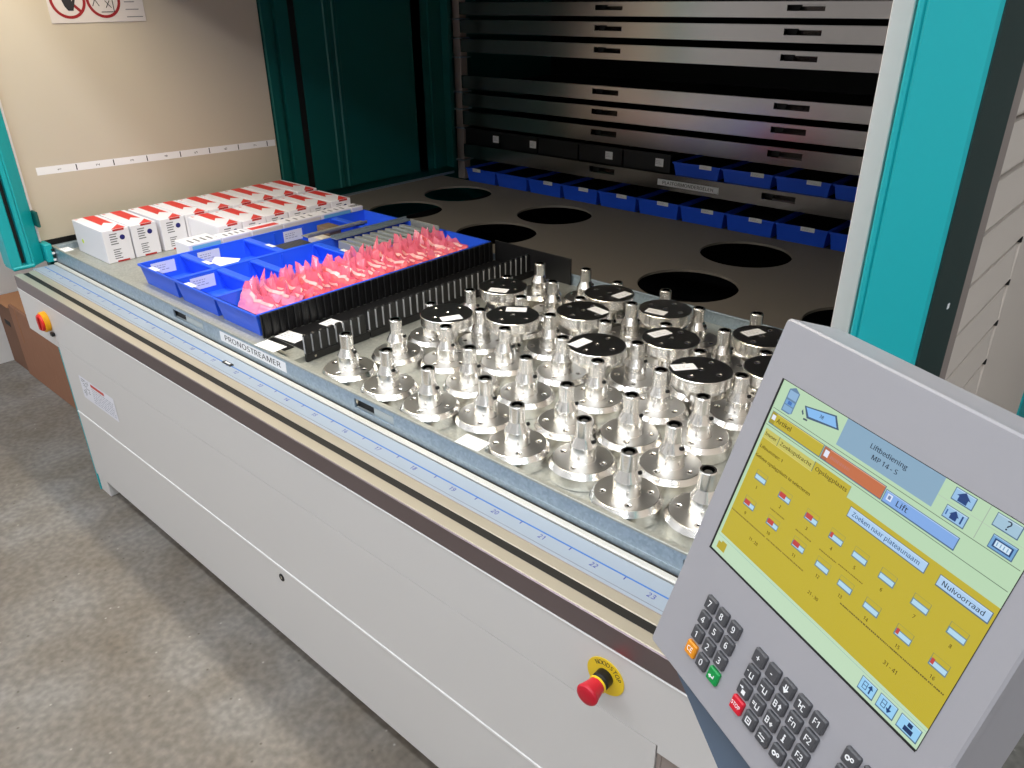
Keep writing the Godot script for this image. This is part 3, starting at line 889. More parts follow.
# ---------------------------------------------------------------- pink bags
func build_bags() -> void:
	var nth := ["first", "second", "third", "fourth", "fifth", "sixth", "seventh", "eighth", "ninth", "tenth", "eleventh", "twelfth", "thirteenth", "fourteenth", "fifteenth", "sixteenth", "seventeenth", "eighteenth", "nineteenth", "twentieth", "twenty-first", "twenty-second", "twenty-third", "twenty-fourth", "twenty-fifth", "twenty-sixth"]
	for i in 26:
		var z := -0.245 - i * 0.031
		var t := thing("pink_bag", "crumpled pink plastic bag standing in the blue bin, %s from the front" % nth[i], "bag", in_bin(0.955, 0.889, z), "pink bags in the blue bin")
		var r := RandomNumberGenerator.new()
		r.seed = 100 + i
		var f := FastNoiseLite.new()
		f.seed = 40 + i
		f.frequency = 1.0
		f.fractal_octaves = 3
		var nu := 14
		var nv := 9
		var hgt := r.randf_range(0.066, 0.078)
		var lean := r.randf_range(0.48, 0.56)
		var ear := [r.randf_range(-0.002, 0.006), r.randf_range(-0.012, -0.004)]
		var pts := [[], []]
		for sd in 2:
			for a in nu + 1:
				var row := []
				for b in nv + 1:
					var u := float(a) / nu
					var w := float(b) / nv
					var bulge := sin(PI * u) * (1.0 - 0.86 * w * w) * 0.0115 + 0.0008
					var nz := f.get_noise_3d(u * 4.0, w * 3.0, sd * 3.0)
					var side := 1.0 if sd == 0 else -1.0
					var x := (u - 0.5) * (0.183 + 0.012 * w)
					var y := w * (hgt + lerpf(ear[0], ear[1], smoothstep(0.05, 0.5, u)) + 0.006 * f.get_noise_2d(u * 4.0, 9.0))
					var zz := side * bulge + nz * 0.004 * (0.3 + w) - lean * y + 0.016 * w * w * f.get_noise_2d(u * 3.0, 30.0)
					row.append(Vector3(x, y, zz))
				pts[sd].append(row)
		var m := mb()
		for sd in 2:
			for a in nu:
				for b in nv:
					var A: Vector3 = pts[sd][a][b]
					var B: Vector3 = pts[sd][a + 1][b]
					var Cc: Vector3 = pts[sd][a + 1][b + 1]
					var D: Vector3 = pts[sd][a][b + 1]
					if sd == 0:
						m.tri(A, B, Cc)
						m.tri(A, Cc, D)
					else:
						m.tri(A, Cc, B)
						m.tri(A, D, Cc)
		for a in nu:
			for b in [0, nv]:
				m.quado(pts[0][a][b], pts[0][a + 1][b], pts[1][a + 1][b], pts[1][a][b], Vector3.UP if b == nv else Vector3.DOWN)
		part("pouch", m.mesh(M.bag_pale if i < 4 else M.bag), t)
		# loose film that stands up past the contents, and a pale strip painted as its highlight
		var film := mb()
		var glint := mb()
		var tops := []
		for a in nu + 1:
			var u := float(a) / nu
			var k := clampf(0.35 + 0.9 * f.get_noise_2d(u * 5.0, 50.0) + 0.5 * (1.0 - u) - 0.5 * u, 0.0, 1.0) * smoothstep(0.0, 0.06, u)
			var base: Vector3 = (pts[0][a][nv] + pts[1][a][nv]) * 0.5
			tops.append([base, base + Vector3(-0.024 * k * (1.0 - u), 0.004 + 0.036 * k, -0.5 * 0.036 * k + 0.016 * f.get_noise_2d(u * 6.0, 80.0) * k)])
		for a in nu:
			var d := Vector3(0, 0, 0.0005)
			film.quado(tops[a][0] + d, tops[a + 1][0] + d, tops[a + 1][1] + d, tops[a][1] + d, Vector3(0, 0, 1))
			film.quado(tops[a][0] - d, tops[a + 1][0] - d, tops[a + 1][1] - d, tops[a][1] - d, Vector3(0, 0, -1))
			film.quado(tops[a][1] + d, tops[a + 1][1] + d, tops[a + 1][1] - d, tops[a][1] - d, Vector3.UP)
		part("loose_film", film.mesh(M.bag_film), t)
		for a in range(3, 12):
			var e := Vector3(0, 0.0012, 0.0016)
			var A: Vector3 = pts[0][a][nv - 1]
			var B: Vector3 = pts[0][a + 1][nv - 1]
			var Cc: Vector3 = pts[0][a + 1][nv]
			var D: Vector3 = pts[0][a][nv]
			glint.quado(A + e, B + e, Cc + e, D + e, Vector3(0, 0.3, 1))
		part("highlight_strip", glint.mesh(M.bag_highlight), t)

# ---------------------------------------------------------------- slotted black dividers
func build_dividers() -> void:
	var a := thing("slotted_divider", "black ribbed divider strip standing against the bin of pink bags", "divider")
	part("plate", mb().bx(1.036, 1.0415, DECK, 0.938, -1.198, -0.236, 0.001).mesh(M.black_plastic), a)
	var ribs := mb()
	for i in 37:
		var z := -0.248 - i * 0.0259
		ribs.bx(1.0415, 1.0475, DECK, 0.9405, z - 0.0078, z + 0.0078, 0.002)
	part("rib", ribs.mesh(M.black_plastic), a).set_meta("kind", "stuff")
	for seg in [[-0.240, -0.458, 0.932, "front"], [-0.462, -1.19, 0.939, "long rear"]]:
		var t := thing("slotted_divider", "%s black comb-shaped divider strip beside the aluminium hubs" % seg[3], "divider")
		var z0: float = seg[0]
		var z1: float = seg[1]
		part("plate", mb().bx(1.236, 1.244, HUB_DECK, 0.8745, z1, z0, 0.001).mesh(M.black_plastic), t)
		var teeth := mb()
		var shine := mb()
		var z := z0
		while z - 0.022 > z1 - 0.004:
			var hh := float(seg[2]) - 0.874
			var p := PackedVector2Array([Vector2(0, 0), Vector2(0, hh - 0.005), Vector2(0.002, hh - 0.0015), Vector2(0.006, hh), Vector2(0.0155, hh), Vector2(0.0195, hh - 0.0015), Vector2(0.0215, hh - 0.005), Vector2(0.0215, 0)])
			teeth.xf = Transform3D(Basis(Vector3.UP, PI / 2), Vector3(1.236, 0.874, z))
			teeth.prism(p, 0.0, 0.008, 0.0018)
			shine.bx(1.2375, 1.2432, 0.877, 0.874 + hh - 0.006, z, z + 0.0009)  # thin pale strip stands in for the bright highlight of each slot
			z -= 0.0266
		part("tooth", teeth.mesh(M.black_plastic), t).set_meta("kind", "stuff")
		part("slot_highlight", shine.mesh(M.highlight_grey), t).set_meta("kind", "stuff")
		if z0 > -0.3:
			part("rivet", mb().bx(1.244, 1.2458, 0.860, 0.866, -0.272, -0.266, 0.0008).mesh(M.alu), t)
	var e := thing("end_plate", "plain black end plate behind the slotted dividers", "divider")
	part("plate", mb().bx(1.05, 1.2345, DECK, 0.945, -1.204, -1.199, 0.001).bx(1.233, 1.402, HUB_DECK, 0.945, -1.204, -1.199, 0.001).mesh(M.black_plastic), e)

# ---------------------------------------------------------------- aluminium hubs
const UP := [[1.416, -0.255], [1.436, -0.401], [1.572, -0.257], [1.426, -0.692], [1.559, -0.597], [1.573, -0.454], [1.714, -0.399], [1.698, -0.543], [1.421, -0.543], [1.427, -0.851], [1.421, -1.013], [1.562, -0.905], [1.726, -0.691], [1.568, -1.061], [1.713, -1.022], [1.577, -0.744], [1.865, -0.749], [1.843, -0.904], [1.858, -1.055], [1.994, -0.835], [2.006, -0.686], [2.001, -0.993], [2.129, -0.896], [2.138, -1.057], [2.282, -0.686], [2.267, -0.837], [2.146, -0.741], [1.722, -0.255], [1.858, -0.302], [1.855, -0.445], [1.846, -0.594], [2.015, -0.397], [1.994, -0.539], [1.995, -0.255], [2.131, -0.593], [2.150, -0.448], [2.284, -0.398], [2.268, -0.540], [2.137, -0.298], [2.274, -0.255], [2.416, -0.295], [1.710, -0.845], [2.420, -0.588], [2.430, -0.735]]
const DN := [[1.509, -0.519], [1.479, -0.776], [1.653, -0.623], [1.776, -0.770], [1.750, -0.929], [1.936, -0.926], [2.053, -0.763], [1.938, -0.612], [2.199, -0.652], [2.217, -0.920], [2.324, -0.768]]
const DL := [[1.55, -0.501, 63.8], [1.494, -0.729, 24.7], [1.635, -0.661, 36.0], [1.808, -0.797, -8.4], [1.797, -0.938, 82.9], [1.93, -0.882, 8.4], [2.012, -0.769, 69.5], [1.901, -0.593, 84.9], [2.158, -0.637, 50.3], [2.19, -0.926, 66.6]]

func hub_meshes() -> Array:
	var R := 0.0712
	var fl := mb().lathe([Vector2(R - 0.001, 0), Vector2(R, 0.001), Vector2(R, 0.026), Vector2(0.0635, 0.037), Vector2(0.0622, 0.0375)], 40)
	var am := fl.mesh(M.machined)
	mb().lathe([Vector2(0.0622, 0.0375), Vector2(0.0270, 0.0375)], 40).mesh(M.machined_face, am)
	mb().lathe([Vector2(0, 0), Vector2(R - 0.001, 0)], 40).mesh(M.disc_face, am)
	# bolt holes: a bright countersink round a dark bore, on both faces
	var cone := mb()
	var bore := mb()
	for k in 5:
		var a := TAU * k / 4.0
		var c := Vector3(cos(a), 0, sin(a)) * (0.046 if k < 4 else 0.0)
		for fc in [[0.0377, 1.0], [-0.0002, -1.0]]:
			if k == 4 and fc[1] > 0:
				continue
			for s in 12:
				var a0 := TAU * s / 12
				var a1 := TAU * (s + 1) / 12
				var d0 := Vector3(cos(a0), 0, -sin(a0))
				var d1 := Vector3(cos(a1), 0, -sin(a1))
				var ro := 0.0072
				var ri := 0.0026
				var up: Vector3 = Vector3.UP * fc[1]
				var yy: Vector3 = c + Vector3.UP * fc[0]
				var n0 := (up - d0 * 0.7).normalized()
				var n1 := (up - d1 * 0.7).normalized()
				if fc[1] > 0:
					cone.tri(yy + d0 * ro, yy + d1 * ro, yy + d1 * ri, n0, n1, n1)
					cone.tri(yy + d0 * ro, yy + d1 * ri, yy + d0 * ri, n0, n1, n0)
					bore.tri(yy, yy + d0 * ri, yy + d1 * ri)
				else:
					cone.tri(yy + d1 * ro, yy + d0 * ro, yy + d0 * ri, n1, n0, n0)
					cone.tri(yy + d1 * ro, yy + d0 * ri, yy + d1 * ri, n1, n0, n1)
					bore.tri(yy, yy + d1 * ri, yy + d0 * ri)
	cone.mesh(M.machined, am)
	bore.mesh(M.hole_black, am)
	var neck := mb().lathe([Vector2(0.0278, 0.0375), Vector2(0.0268, 0.0385), Vector2(0.0268, 0.0705), Vector2(0.0262, 0.0715), Vector2(0.0174, 0.0895)], 32)
	var nm := neck.mesh(M.machined)
	var scr := mb()
	scr.xf = Transform3D(Basis(Vector3(0, 0, 1), -PI / 2 + 0.5), Vector3(0.018, 0.0785, 0))
	scr.lathe([Vector2(0.0042, 0), Vector2(0.0042, 0.0085), Vector2(0.003, 0.0095), Vector2(0, 0.0095)], 10)
	scr.mesh(M.black, nm)
	var sp := mb().lathe([Vector2(0.0174, 0.0895), Vector2(0.0168, 0.091), Vector2(0.0168, 0.1265), Vector2(0.0152, 0.1290), Vector2(0.0112, 0.1290)], 28)
	var sm := sp.mesh(M.machined)
	mb().lathe([Vector2(0.0112, 0.1290), Vector2(0.0104, 0.1225), Vector2(0.0078, 0.1225)], 24).mesh(M.hole_black, sm)
	mb().lathe([Vector2(0.0078, 0.1225), Vector2(0.0070, 0.1240), Vector2(0, 0.1240)], 24).mesh(M.machined_face, sm)
	return [am, nm, sm]

func build_hubs() -> void:
	var hm := hub_meshes()
	var ord := ["first", "second", "third", "fourth", "fifth", "sixth", "seventh", "eighth"]
	# rank every upright hub by its line (x) and its place in the line (z)
	var cols := [1.425, 1.57, 1.715, 1.855, 2.0, 2.14, 2.275, 2.42]
	var lines := []
	for k in 8:
		lines.append([])
	for p in UP:
		var best := 0
		for k in 8:
			if absf(float(p[0]) - float(cols[k])) < absf(float(p[0]) - float(cols[best])):
				best = k
		lines[best].append(p)
	var proto: Node3D = null
	for k in 8:
		lines[k].sort_custom(func(a, b): return a[1] > b[1])
		for i in lines[k].size():
			var p: Array = lines[k][i]
			var lb := "upright aluminium flange hub, %s in the %s line from the black comb divider" % [ord[i], ord[k]]
			var at := Vector3(p[0], HUB_DECK, p[1])
			var turn := 0.35 + rng.randf_range(-0.5, 0.5)
			if proto == null:
				proto = thing("flange_hub", lb, "hub", at, "upright aluminium hubs")
				part("flange", hm[0], proto)
				part("neck", hm[1], proto)
				part("spigot", hm[2], proto)
				proto.rotation.y = turn
			else:
				dup(proto, lb, at, turn)
	var whose := ["nearest the black comb divider", "in the far left corner by the end plate", "third from the black comb divider", "with its label at the right edge, mid field", "farthest back, label at its right", "in the back line, label toward the front", "between two dark discs, label at its left edge", "nearest the front at mid field, label at left", "large and near, square label on its left", "last of the back row, beside the console", "half hidden by the console, showing no label"]
	for i in DN.size():
		var p: Array = DN[i]
		var t := thing("upturned_hub", "upturned aluminium hub with dark round face, %s" % whose[i], "hub", Vector3(p[0], HUB_DECK, p[1]), "upturned aluminium hubs")
		var flip := Transform3D(Basis(Vector3.RIGHT, PI), Vector3(0, 0.1292, 0))
		for k in 3:
			part(["flange", "neck", "spigot"][k], hm[k], t).transform = flip
		if i < DL.size():
			var l: Array = DL[i]
			var s := part("label_sticker", sticker_mesh(0.056, 0.031), t, Vector3(clampf(l[0] - p[0], -0.036, 0.036), 0.1297, clampf(l[1] - p[1], -0.036, 0.036)))
			s.basis = Basis(Vector3.UP, deg_to_rad(l[2])) * Basis(Vector3.RIGHT, Vector3.FORWARD, Vector3.UP)

# ---------------------------------------------------------------- control console
func rr(x0: float, x1: float, y0: float, y1: float, r_tl: float, r_bl: float, r_br: float, r_tr: float) -> PackedVector2Array:
	var p := PackedVector2Array()
	for c in [[x0, y0, r_bl, PI], [x1, y0, r_br, 1.5 * PI], [x1, y1, r_tr, 0.0], [x0, y1, r_tl, 0.5 * PI]]:
		var r: float = c[2]
		var cx: float = c[0] + (r if c[0] == x0 else -r)
		var cy: float = c[1] + (r if c[1] == y0 else -r)
		for k in 7:
			var a: float = c[3] + k / 6.0 * PI / 2
			p.append(Vector2(cx + cos(a) * r, cy + sin(a) * r))
	return p

func build_console() -> void:
	var t := thing("control_console", "grey operator console with a yellow touch screen and dark keys", "console", Vector3(2.73585, 1.47736, 0.27275))
	t.basis = Basis(Vector3(0.89703, 0.00374, 0.44194), Vector3(0.13601, 0.9491, -0.2841), Vector3(-0.42051, 0.31495, 0.85087)).orthonormalized()
	# housing: back shell and front frame round the screen
	var W := 0.2075
	var H := 0.1513
	var x0 := -0.0215
	var x1 := 0.2285
	var y0 := -0.2645
	var y1 := 0.0428
	var sh := mb()
	sh.prism(rr(x0, x1, y0, y1, 0.005, 0.003, 0.008, 0.005), -0.052, -0.008)
	part("housing", sh.mesh(M.console), t)
	var fr := mb()
	var ch := 0.0016
	# front frame in four strips so that the screen sits in an opening
	var outer := rr(x0, x1, y0, y1, 0.005, 0.003, 0.008, 0.005)
	var zf := 0.0
	for st in [[0.0, y1], [y0, -H]]:
		var clip := Geometry2D.intersect_polygons(rr(x0 + ch, x1 - ch, y0 + ch, y1 - ch, 0.0042, 0.0022, 0.007, 0.0042), PackedVector2Array([Vector2(x0 - 1, st[0]), Vector2(x1 + 1, st[0]), Vector2(x1 + 1, st[1]), Vector2(x0 - 1, st[1])]))
		for c in clip:
			var tr := Geometry2D.triangulate_polygon(c)
			for i in range(0, tr.size(), 3):
				var a: Vector2 = c[tr[i]]
				var b: Vector2 = c[tr[i + 1]]
				var d: Vector2 = c[tr[i + 2]]
				if (b - a).cross(d - a) < 0:
					var s := b
					b = d
					d = s
				fr.tri(Vector3(a.x, a.y, zf), Vector3(b.x, b.y, zf), Vector3(d.x, d.y, zf))
	fr.quad(Vector3(x0 + ch, -H, zf), Vector3(0, -H, zf), Vector3(0, 0, zf), Vector3(x0 + ch, 0, zf))
	fr.quad(Vector3(W, -H, zf), Vector3(x1 - ch, -H, zf), Vector3(x1 - ch, 0, zf), Vector3(W, 0, zf))
	var inner := rr(x0 + ch, x1 - ch, y0 + ch, y1 - ch, 0.0042, 0.0022, 0.007, 0.0042)
	var m := outer.size()
	for i in m:
		var a := outer[i]
		var b := outer[(i + 1) % m]
		var c := inner[(i + 1) % m]
		var d := inner[i]
		fr.quad(Vector3(a.x, a.y, zf - ch), Vector3(b.x, b.y, zf - ch), Vector3(c.x, c.y, zf), Vector3(d.x, d.y, zf))
		fr.quad(Vector3(a.x, a.y, -0.009), Vector3(b.x, b.y, -0.009), Vector3(b.x, b.y, zf - ch), Vector3(a.x, a.y, zf - ch))
	part("front_frame", fr.mesh(M.console), t)
	var gk := mb()
	gk.bx(-0.0013, 0.0, -H - 0.0013, 0.0004, -0.003, 0.0003).bx(0.0, W, -H - 0.0013, -H, -0.003, 0.0003).bx(0, W, 0, 0.0004, -0.003, 0.0003).bx(W, W + 0.0004, -H, 0, -0.003, 0.0003)
	part("screen_gasket", gk.mesh(M.black), t)
	# screen
	var sm := paint(c8(8, 8, 8), 0.25)
	sm.emission_enabled = true
	sm.emission = Color.WHITE
	sm.emission_texture = ImageTexture.create_from_image(screen_image())
	sm.emission_energy_multiplier = 1.0
	sm.emission_operator = BaseMaterial3D.EMISSION_OP_MULTIPLY
	var sc := part("screen", quad_mesh(W, H, sm), t, Vector3(0, 0, -0.0006))
	screen_text(sc)
	# keys
	var km := {}
	for k in [["dark", M.key], ["orange", M.key_orange], ["green", M.key_green], ["red", M.key_red]]:
		var s := mb()
		s.prism(rr(-0.0061, 0.0061, -0.0061, 0.0061, 0.0016, 0.0016, 0.0016, 0.0016), 0.0, 0.0032, 0.0011)
		km[k[0]] = s.mesh(k[1])
	var pad := [["7", "8", "9"], ["4", "5", "6"], ["1", "2", "3"], ["CE", "0", "enter"]]
	for r in 4:
		for c in 3:
			var kind := "dark"
			if pad[r][c] == "CE":
				kind = "orange"
			elif pad[r][c] == "enter":
				kind = "green"
			key(t, km[kind], pad[r][c], 0.0258 + c * 0.01535, -0.1893 - r * 0.015)
	var pad2 := [["+", "-", "down2", "join", "F1"], ["dotbox", "minusbox", "gridup", "Fn", "F2"], ["store", "equalbox", "griddown", "info", "F3"], ["STOP", "square", "swap", "gears", "F4"], ["", "", "", "", ""]]
	for r in 4:
		for c in 5:
			key(t, km["red" if pad2[r][c] == "STOP" else "dark"], pad2[r][c], 0.0870 + c * 0.01538, -0.1895 - r * 0.0149)
	for r in 2:
		key(t, km["dark"], "loop" if r == 0 else "square", 0.1785, -0.1895 - r * 0.0149)
		key(t, km["dark"], "square" if r == 0 else "info", 0.1939, -0.1895 - r * 0.0149)
	# slate bracket below and behind, and the arm to the door post
	part("support_bracket", mb().prism(PackedVector2Array([Vector2(-0.006, -0.258), Vector2(0.0024, -0.2817), Vector2(0.0803, -0.3092), Vector2(0.215, -0.357), Vector2(0.215, -0.24), Vector2(0.01, -0.24)]), -0.05, -0.02, 0.001).mesh(M.slate), t)
	part("swing_arm", mb().bx(0.05, 0.11, -0.16, -0.10, -0.29, -0.053, 0.004).mesh(M.slate), t)

func key(t: Node3D, mesh: Mesh, legend: String, x: float, y: float) -> void:
	if legend == "":
		return
	var k := part("key", mesh, t, Vector3(x, y, 0))
	var at := Vector3(0, 0, 0.0033)
	var w: Material = M.key_white
	var s := mb()
	var e := 0.00025
	var bar := func(x0: float, y0: float, x1: float, y1: float) -> void:
		s.bx(x0, x1, y0, y1, 0.0, e)
	match legend:
		"enter":
			bar.call(-0.003, -0.0014, 0.0024, -0.0006)
			bar.call(0.0017, -0.0014, 0.0025, 0.0016)
			s.prism(PackedVector2Array([Vector2(-0.0036, -0.001), Vector2(-0.0012, 0.0008), Vector2(-0.0012, -0.0028)]), 0, e)
		"down2":
			bar.call(-0.0013, -0.0005, -0.0005, 0.0032)
			bar.call(0.0005, -0.0005, 0.0013, 0.0032)
			s.prism(PackedVector2Array([Vector2(-0.0028, 0.0), Vector2(0.0028, 0.0), Vector2(0, -0.0032)]), 0, e)
		"join":
			bar.call(-0.0008, -0.0004, 0.0008, 0.0004)
			bar.call(-0.0014, -0.002, -0.0007, 0.0028)
			bar.call(-0.0032, 0.0021, -0.0007, 0.0028)
			bar.call(0.001, -0.0028, 0.0017, 0.002)
			bar.call(0.001, 0.0014, 0.0034, 0.002)
			bar.call(0.001, -0.0028, 0.0034, -0.0022)
		"dotbox", "minusbox", "equalbox":
			bar.call(-0.0004, -0.0026, 0.0003, 0.0018)
			bar.call(-0.0004, -0.0026, 0.0034, -0.0019)
			bar.call(0.0027, -0.0026, 0.0034, 0.0018)
			bar.call(-0.0036, 0.0008, -0.0012 if legend != "dotbox" else -0.0026, 0.0015)
			if legend == "equalbox":
				bar.call(-0.0036, -0.0006, -0.0012, 0.0)
		"gridup", "griddown":
			for q in 3:
				bar.call(-0.0038, -0.0026 + q * 0.0022, -0.0008, -0.002 + q * 0.0022)
			bar.call(-0.0038, -0.0026, -0.0032, 0.0024)
			bar.call(-0.0014, -0.0026, -0.0008, 0.0024)
			var sg := 1.0 if legend == "gridup" else -1.0
			s.prism(PackedVector2Array([Vector2(0.0004, 0.0003 * sg), Vector2(0.0038, 0.0003 * sg), Vector2(0.0021, 0.0028 * sg)]), 0, e)
			bar.call(0.0015, -0.0024, 0.0027, 0.0006)
		"store":
			bar.call(-0.0034, 0.0012, -0.0014, 0.0019)
			s.prism(PackedVector2Array([Vector2(-0.0014, 0.0003), Vector2(0.0002, 0.0015), Vector2(-0.0014, 0.0028)]), 0, e)
			bar.call(-0.0004, -0.003, 0.0032, 0.0004)
		"square":
			bar.call(-0.0026, -0.0026, 0.0026, -0.0018)
			bar.call(-0.0026, 0.0018, 0.0026, 0.0026)
			bar.call(-0.0026, -0.0026, -0.0018, 0.0026)
			bar.call(0.0018, -0.0026, 0.0026, 0.0026)
			bar.call(-0.0009, -0.0004, 0.0009, 0.0004)
		"swap":
			bar.call(-0.003, 0.0008, 0.003, 0.0014)
			bar.call(-0.003, -0.0014, 0.003, -0.0008)
			s.prism(PackedVector2Array([Vector2(-0.0036, 0.0011), Vector2(-0.0014, 0.0026), Vector2(-0.0014, 0.0011)]), 0, e)
			s.prism(PackedVector2Array([Vector2(0.0036, -0.0011), Vector2(0.0014, -0.0026), Vector2(0.0014, -0.0011)]), 0, e)
		"info":
			bar.call(-0.0007, -0.0028, 0.0007, 0.001)
			bar.call(-0.0007, 0.0017, 0.0007, 0.003)
			bar.call(-0.0014, -0.0029, 0.0014, -0.0022)
		"gears", "loop":
			for g in [[-0.0015, 0.0, 0.0019], [0.0019, 0.001, 0.0015]]:
				var ring := mb()
				ring.xf = Transform3D(Basis(Vector3.RIGHT, PI / 2), Vector3(g[0], g[1], 0))
				s.xf = ring.xf
				s.lathe([Vector2(g[2], 0), Vector2(g[2], e), Vector2(g[2] * 0.5, e), Vector2(g[2] * 0.5, 0)], 12)
				s.xf = Transform3D.IDENTITY
		_:
			var cap := 0.0052
			var wd := 0.0
			if legend == "STOP":
				cap = 0.003
				wd = 0.0094
			elif legend == "CE":
				cap = 0.0042
				wd = 0.0062
			elif legend.length() == 2:
				cap = 0.0046
			var tx := text("key_legend", legend, cap, w, k, at, Basis.IDENTITY, true, wd)
			tx.position.z = 0.0033
			return
	part("key_legend", s.mesh(w), k, at)

func quad_mesh(w: float, h: float, m: Material) -> ArrayMesh:      # from its upper left corner
	var q := mb()
	q.quad(Vector3(0, -h, 0), Vector3(w, -h, 0), Vector3(w, 0, 0), Vector3(0, 0, 0))
	return q.mesh(m)

const PXM := 5.0
var simg: Image
func sr(x0: float, y0: float, x1: float, y1: float, c: Color) -> void:
	simg.fill_rect(Rect2i(roundi(x0 * PXM), roundi(y0 * PXM), maxi(1, roundi((x1 - x0) * PXM)), maxi(1, roundi((y1 - y0) * PXM))), c)
func sbtn(x0: float, y0: float, x1: float, y1: float, c: Color) -> void:
	sr(x0, y0, x1, y1, c8(70, 100, 130))
	sr(x0 + 0.4, y0 + 0.4, x1 - 0.6, y1 - 0.7, c)
	sr(x0 + 0.4, y0 + 0.4, x1 - 0.6, y0 + 1.0, c.lightened(0.35))
func spoly(p: Array, c: Color) -> void:
	var lo := 1e9
	var hi := -1e9
	for q in p:
		lo = min(lo, q[1])
		hi = max(hi, q[1])
	for yy in range(int(lo * PXM), int(hi * PXM) + 1):
		var y := (yy + 0.5) / PXM
		var xs := []
		for i in p.size():
			var a: Array = p[i]
			var b: Array = p[(i + 1) % p.size()]
			if (a[1] <= y) != (b[1] <= y):
				xs.append(a[0] + (y - a[1]) / (b[1] - a[1]) * (b[0] - a[0]))
		xs.sort()
		for k in range(0, xs.size() - 1, 2):
			simg.fill_rect(Rect2i(roundi(xs[k] * PXM), yy, maxi(1, roundi((xs[k + 1] - xs[k]) * PXM)), 1), c)
func sdash(x0: float, x1: float, y: float, h: float, c: Color, seed_: int) -> void:
	var r := RandomNumberGenerator.new()
	r.seed = seed_
	var x := x0
	while x < x1:
		var l := r.randf_range(0.5, 1.3)
		sr(x, y, min(x + l, x1), y + h, c)
		x += l + r.randf_range(0.2, 0.6)

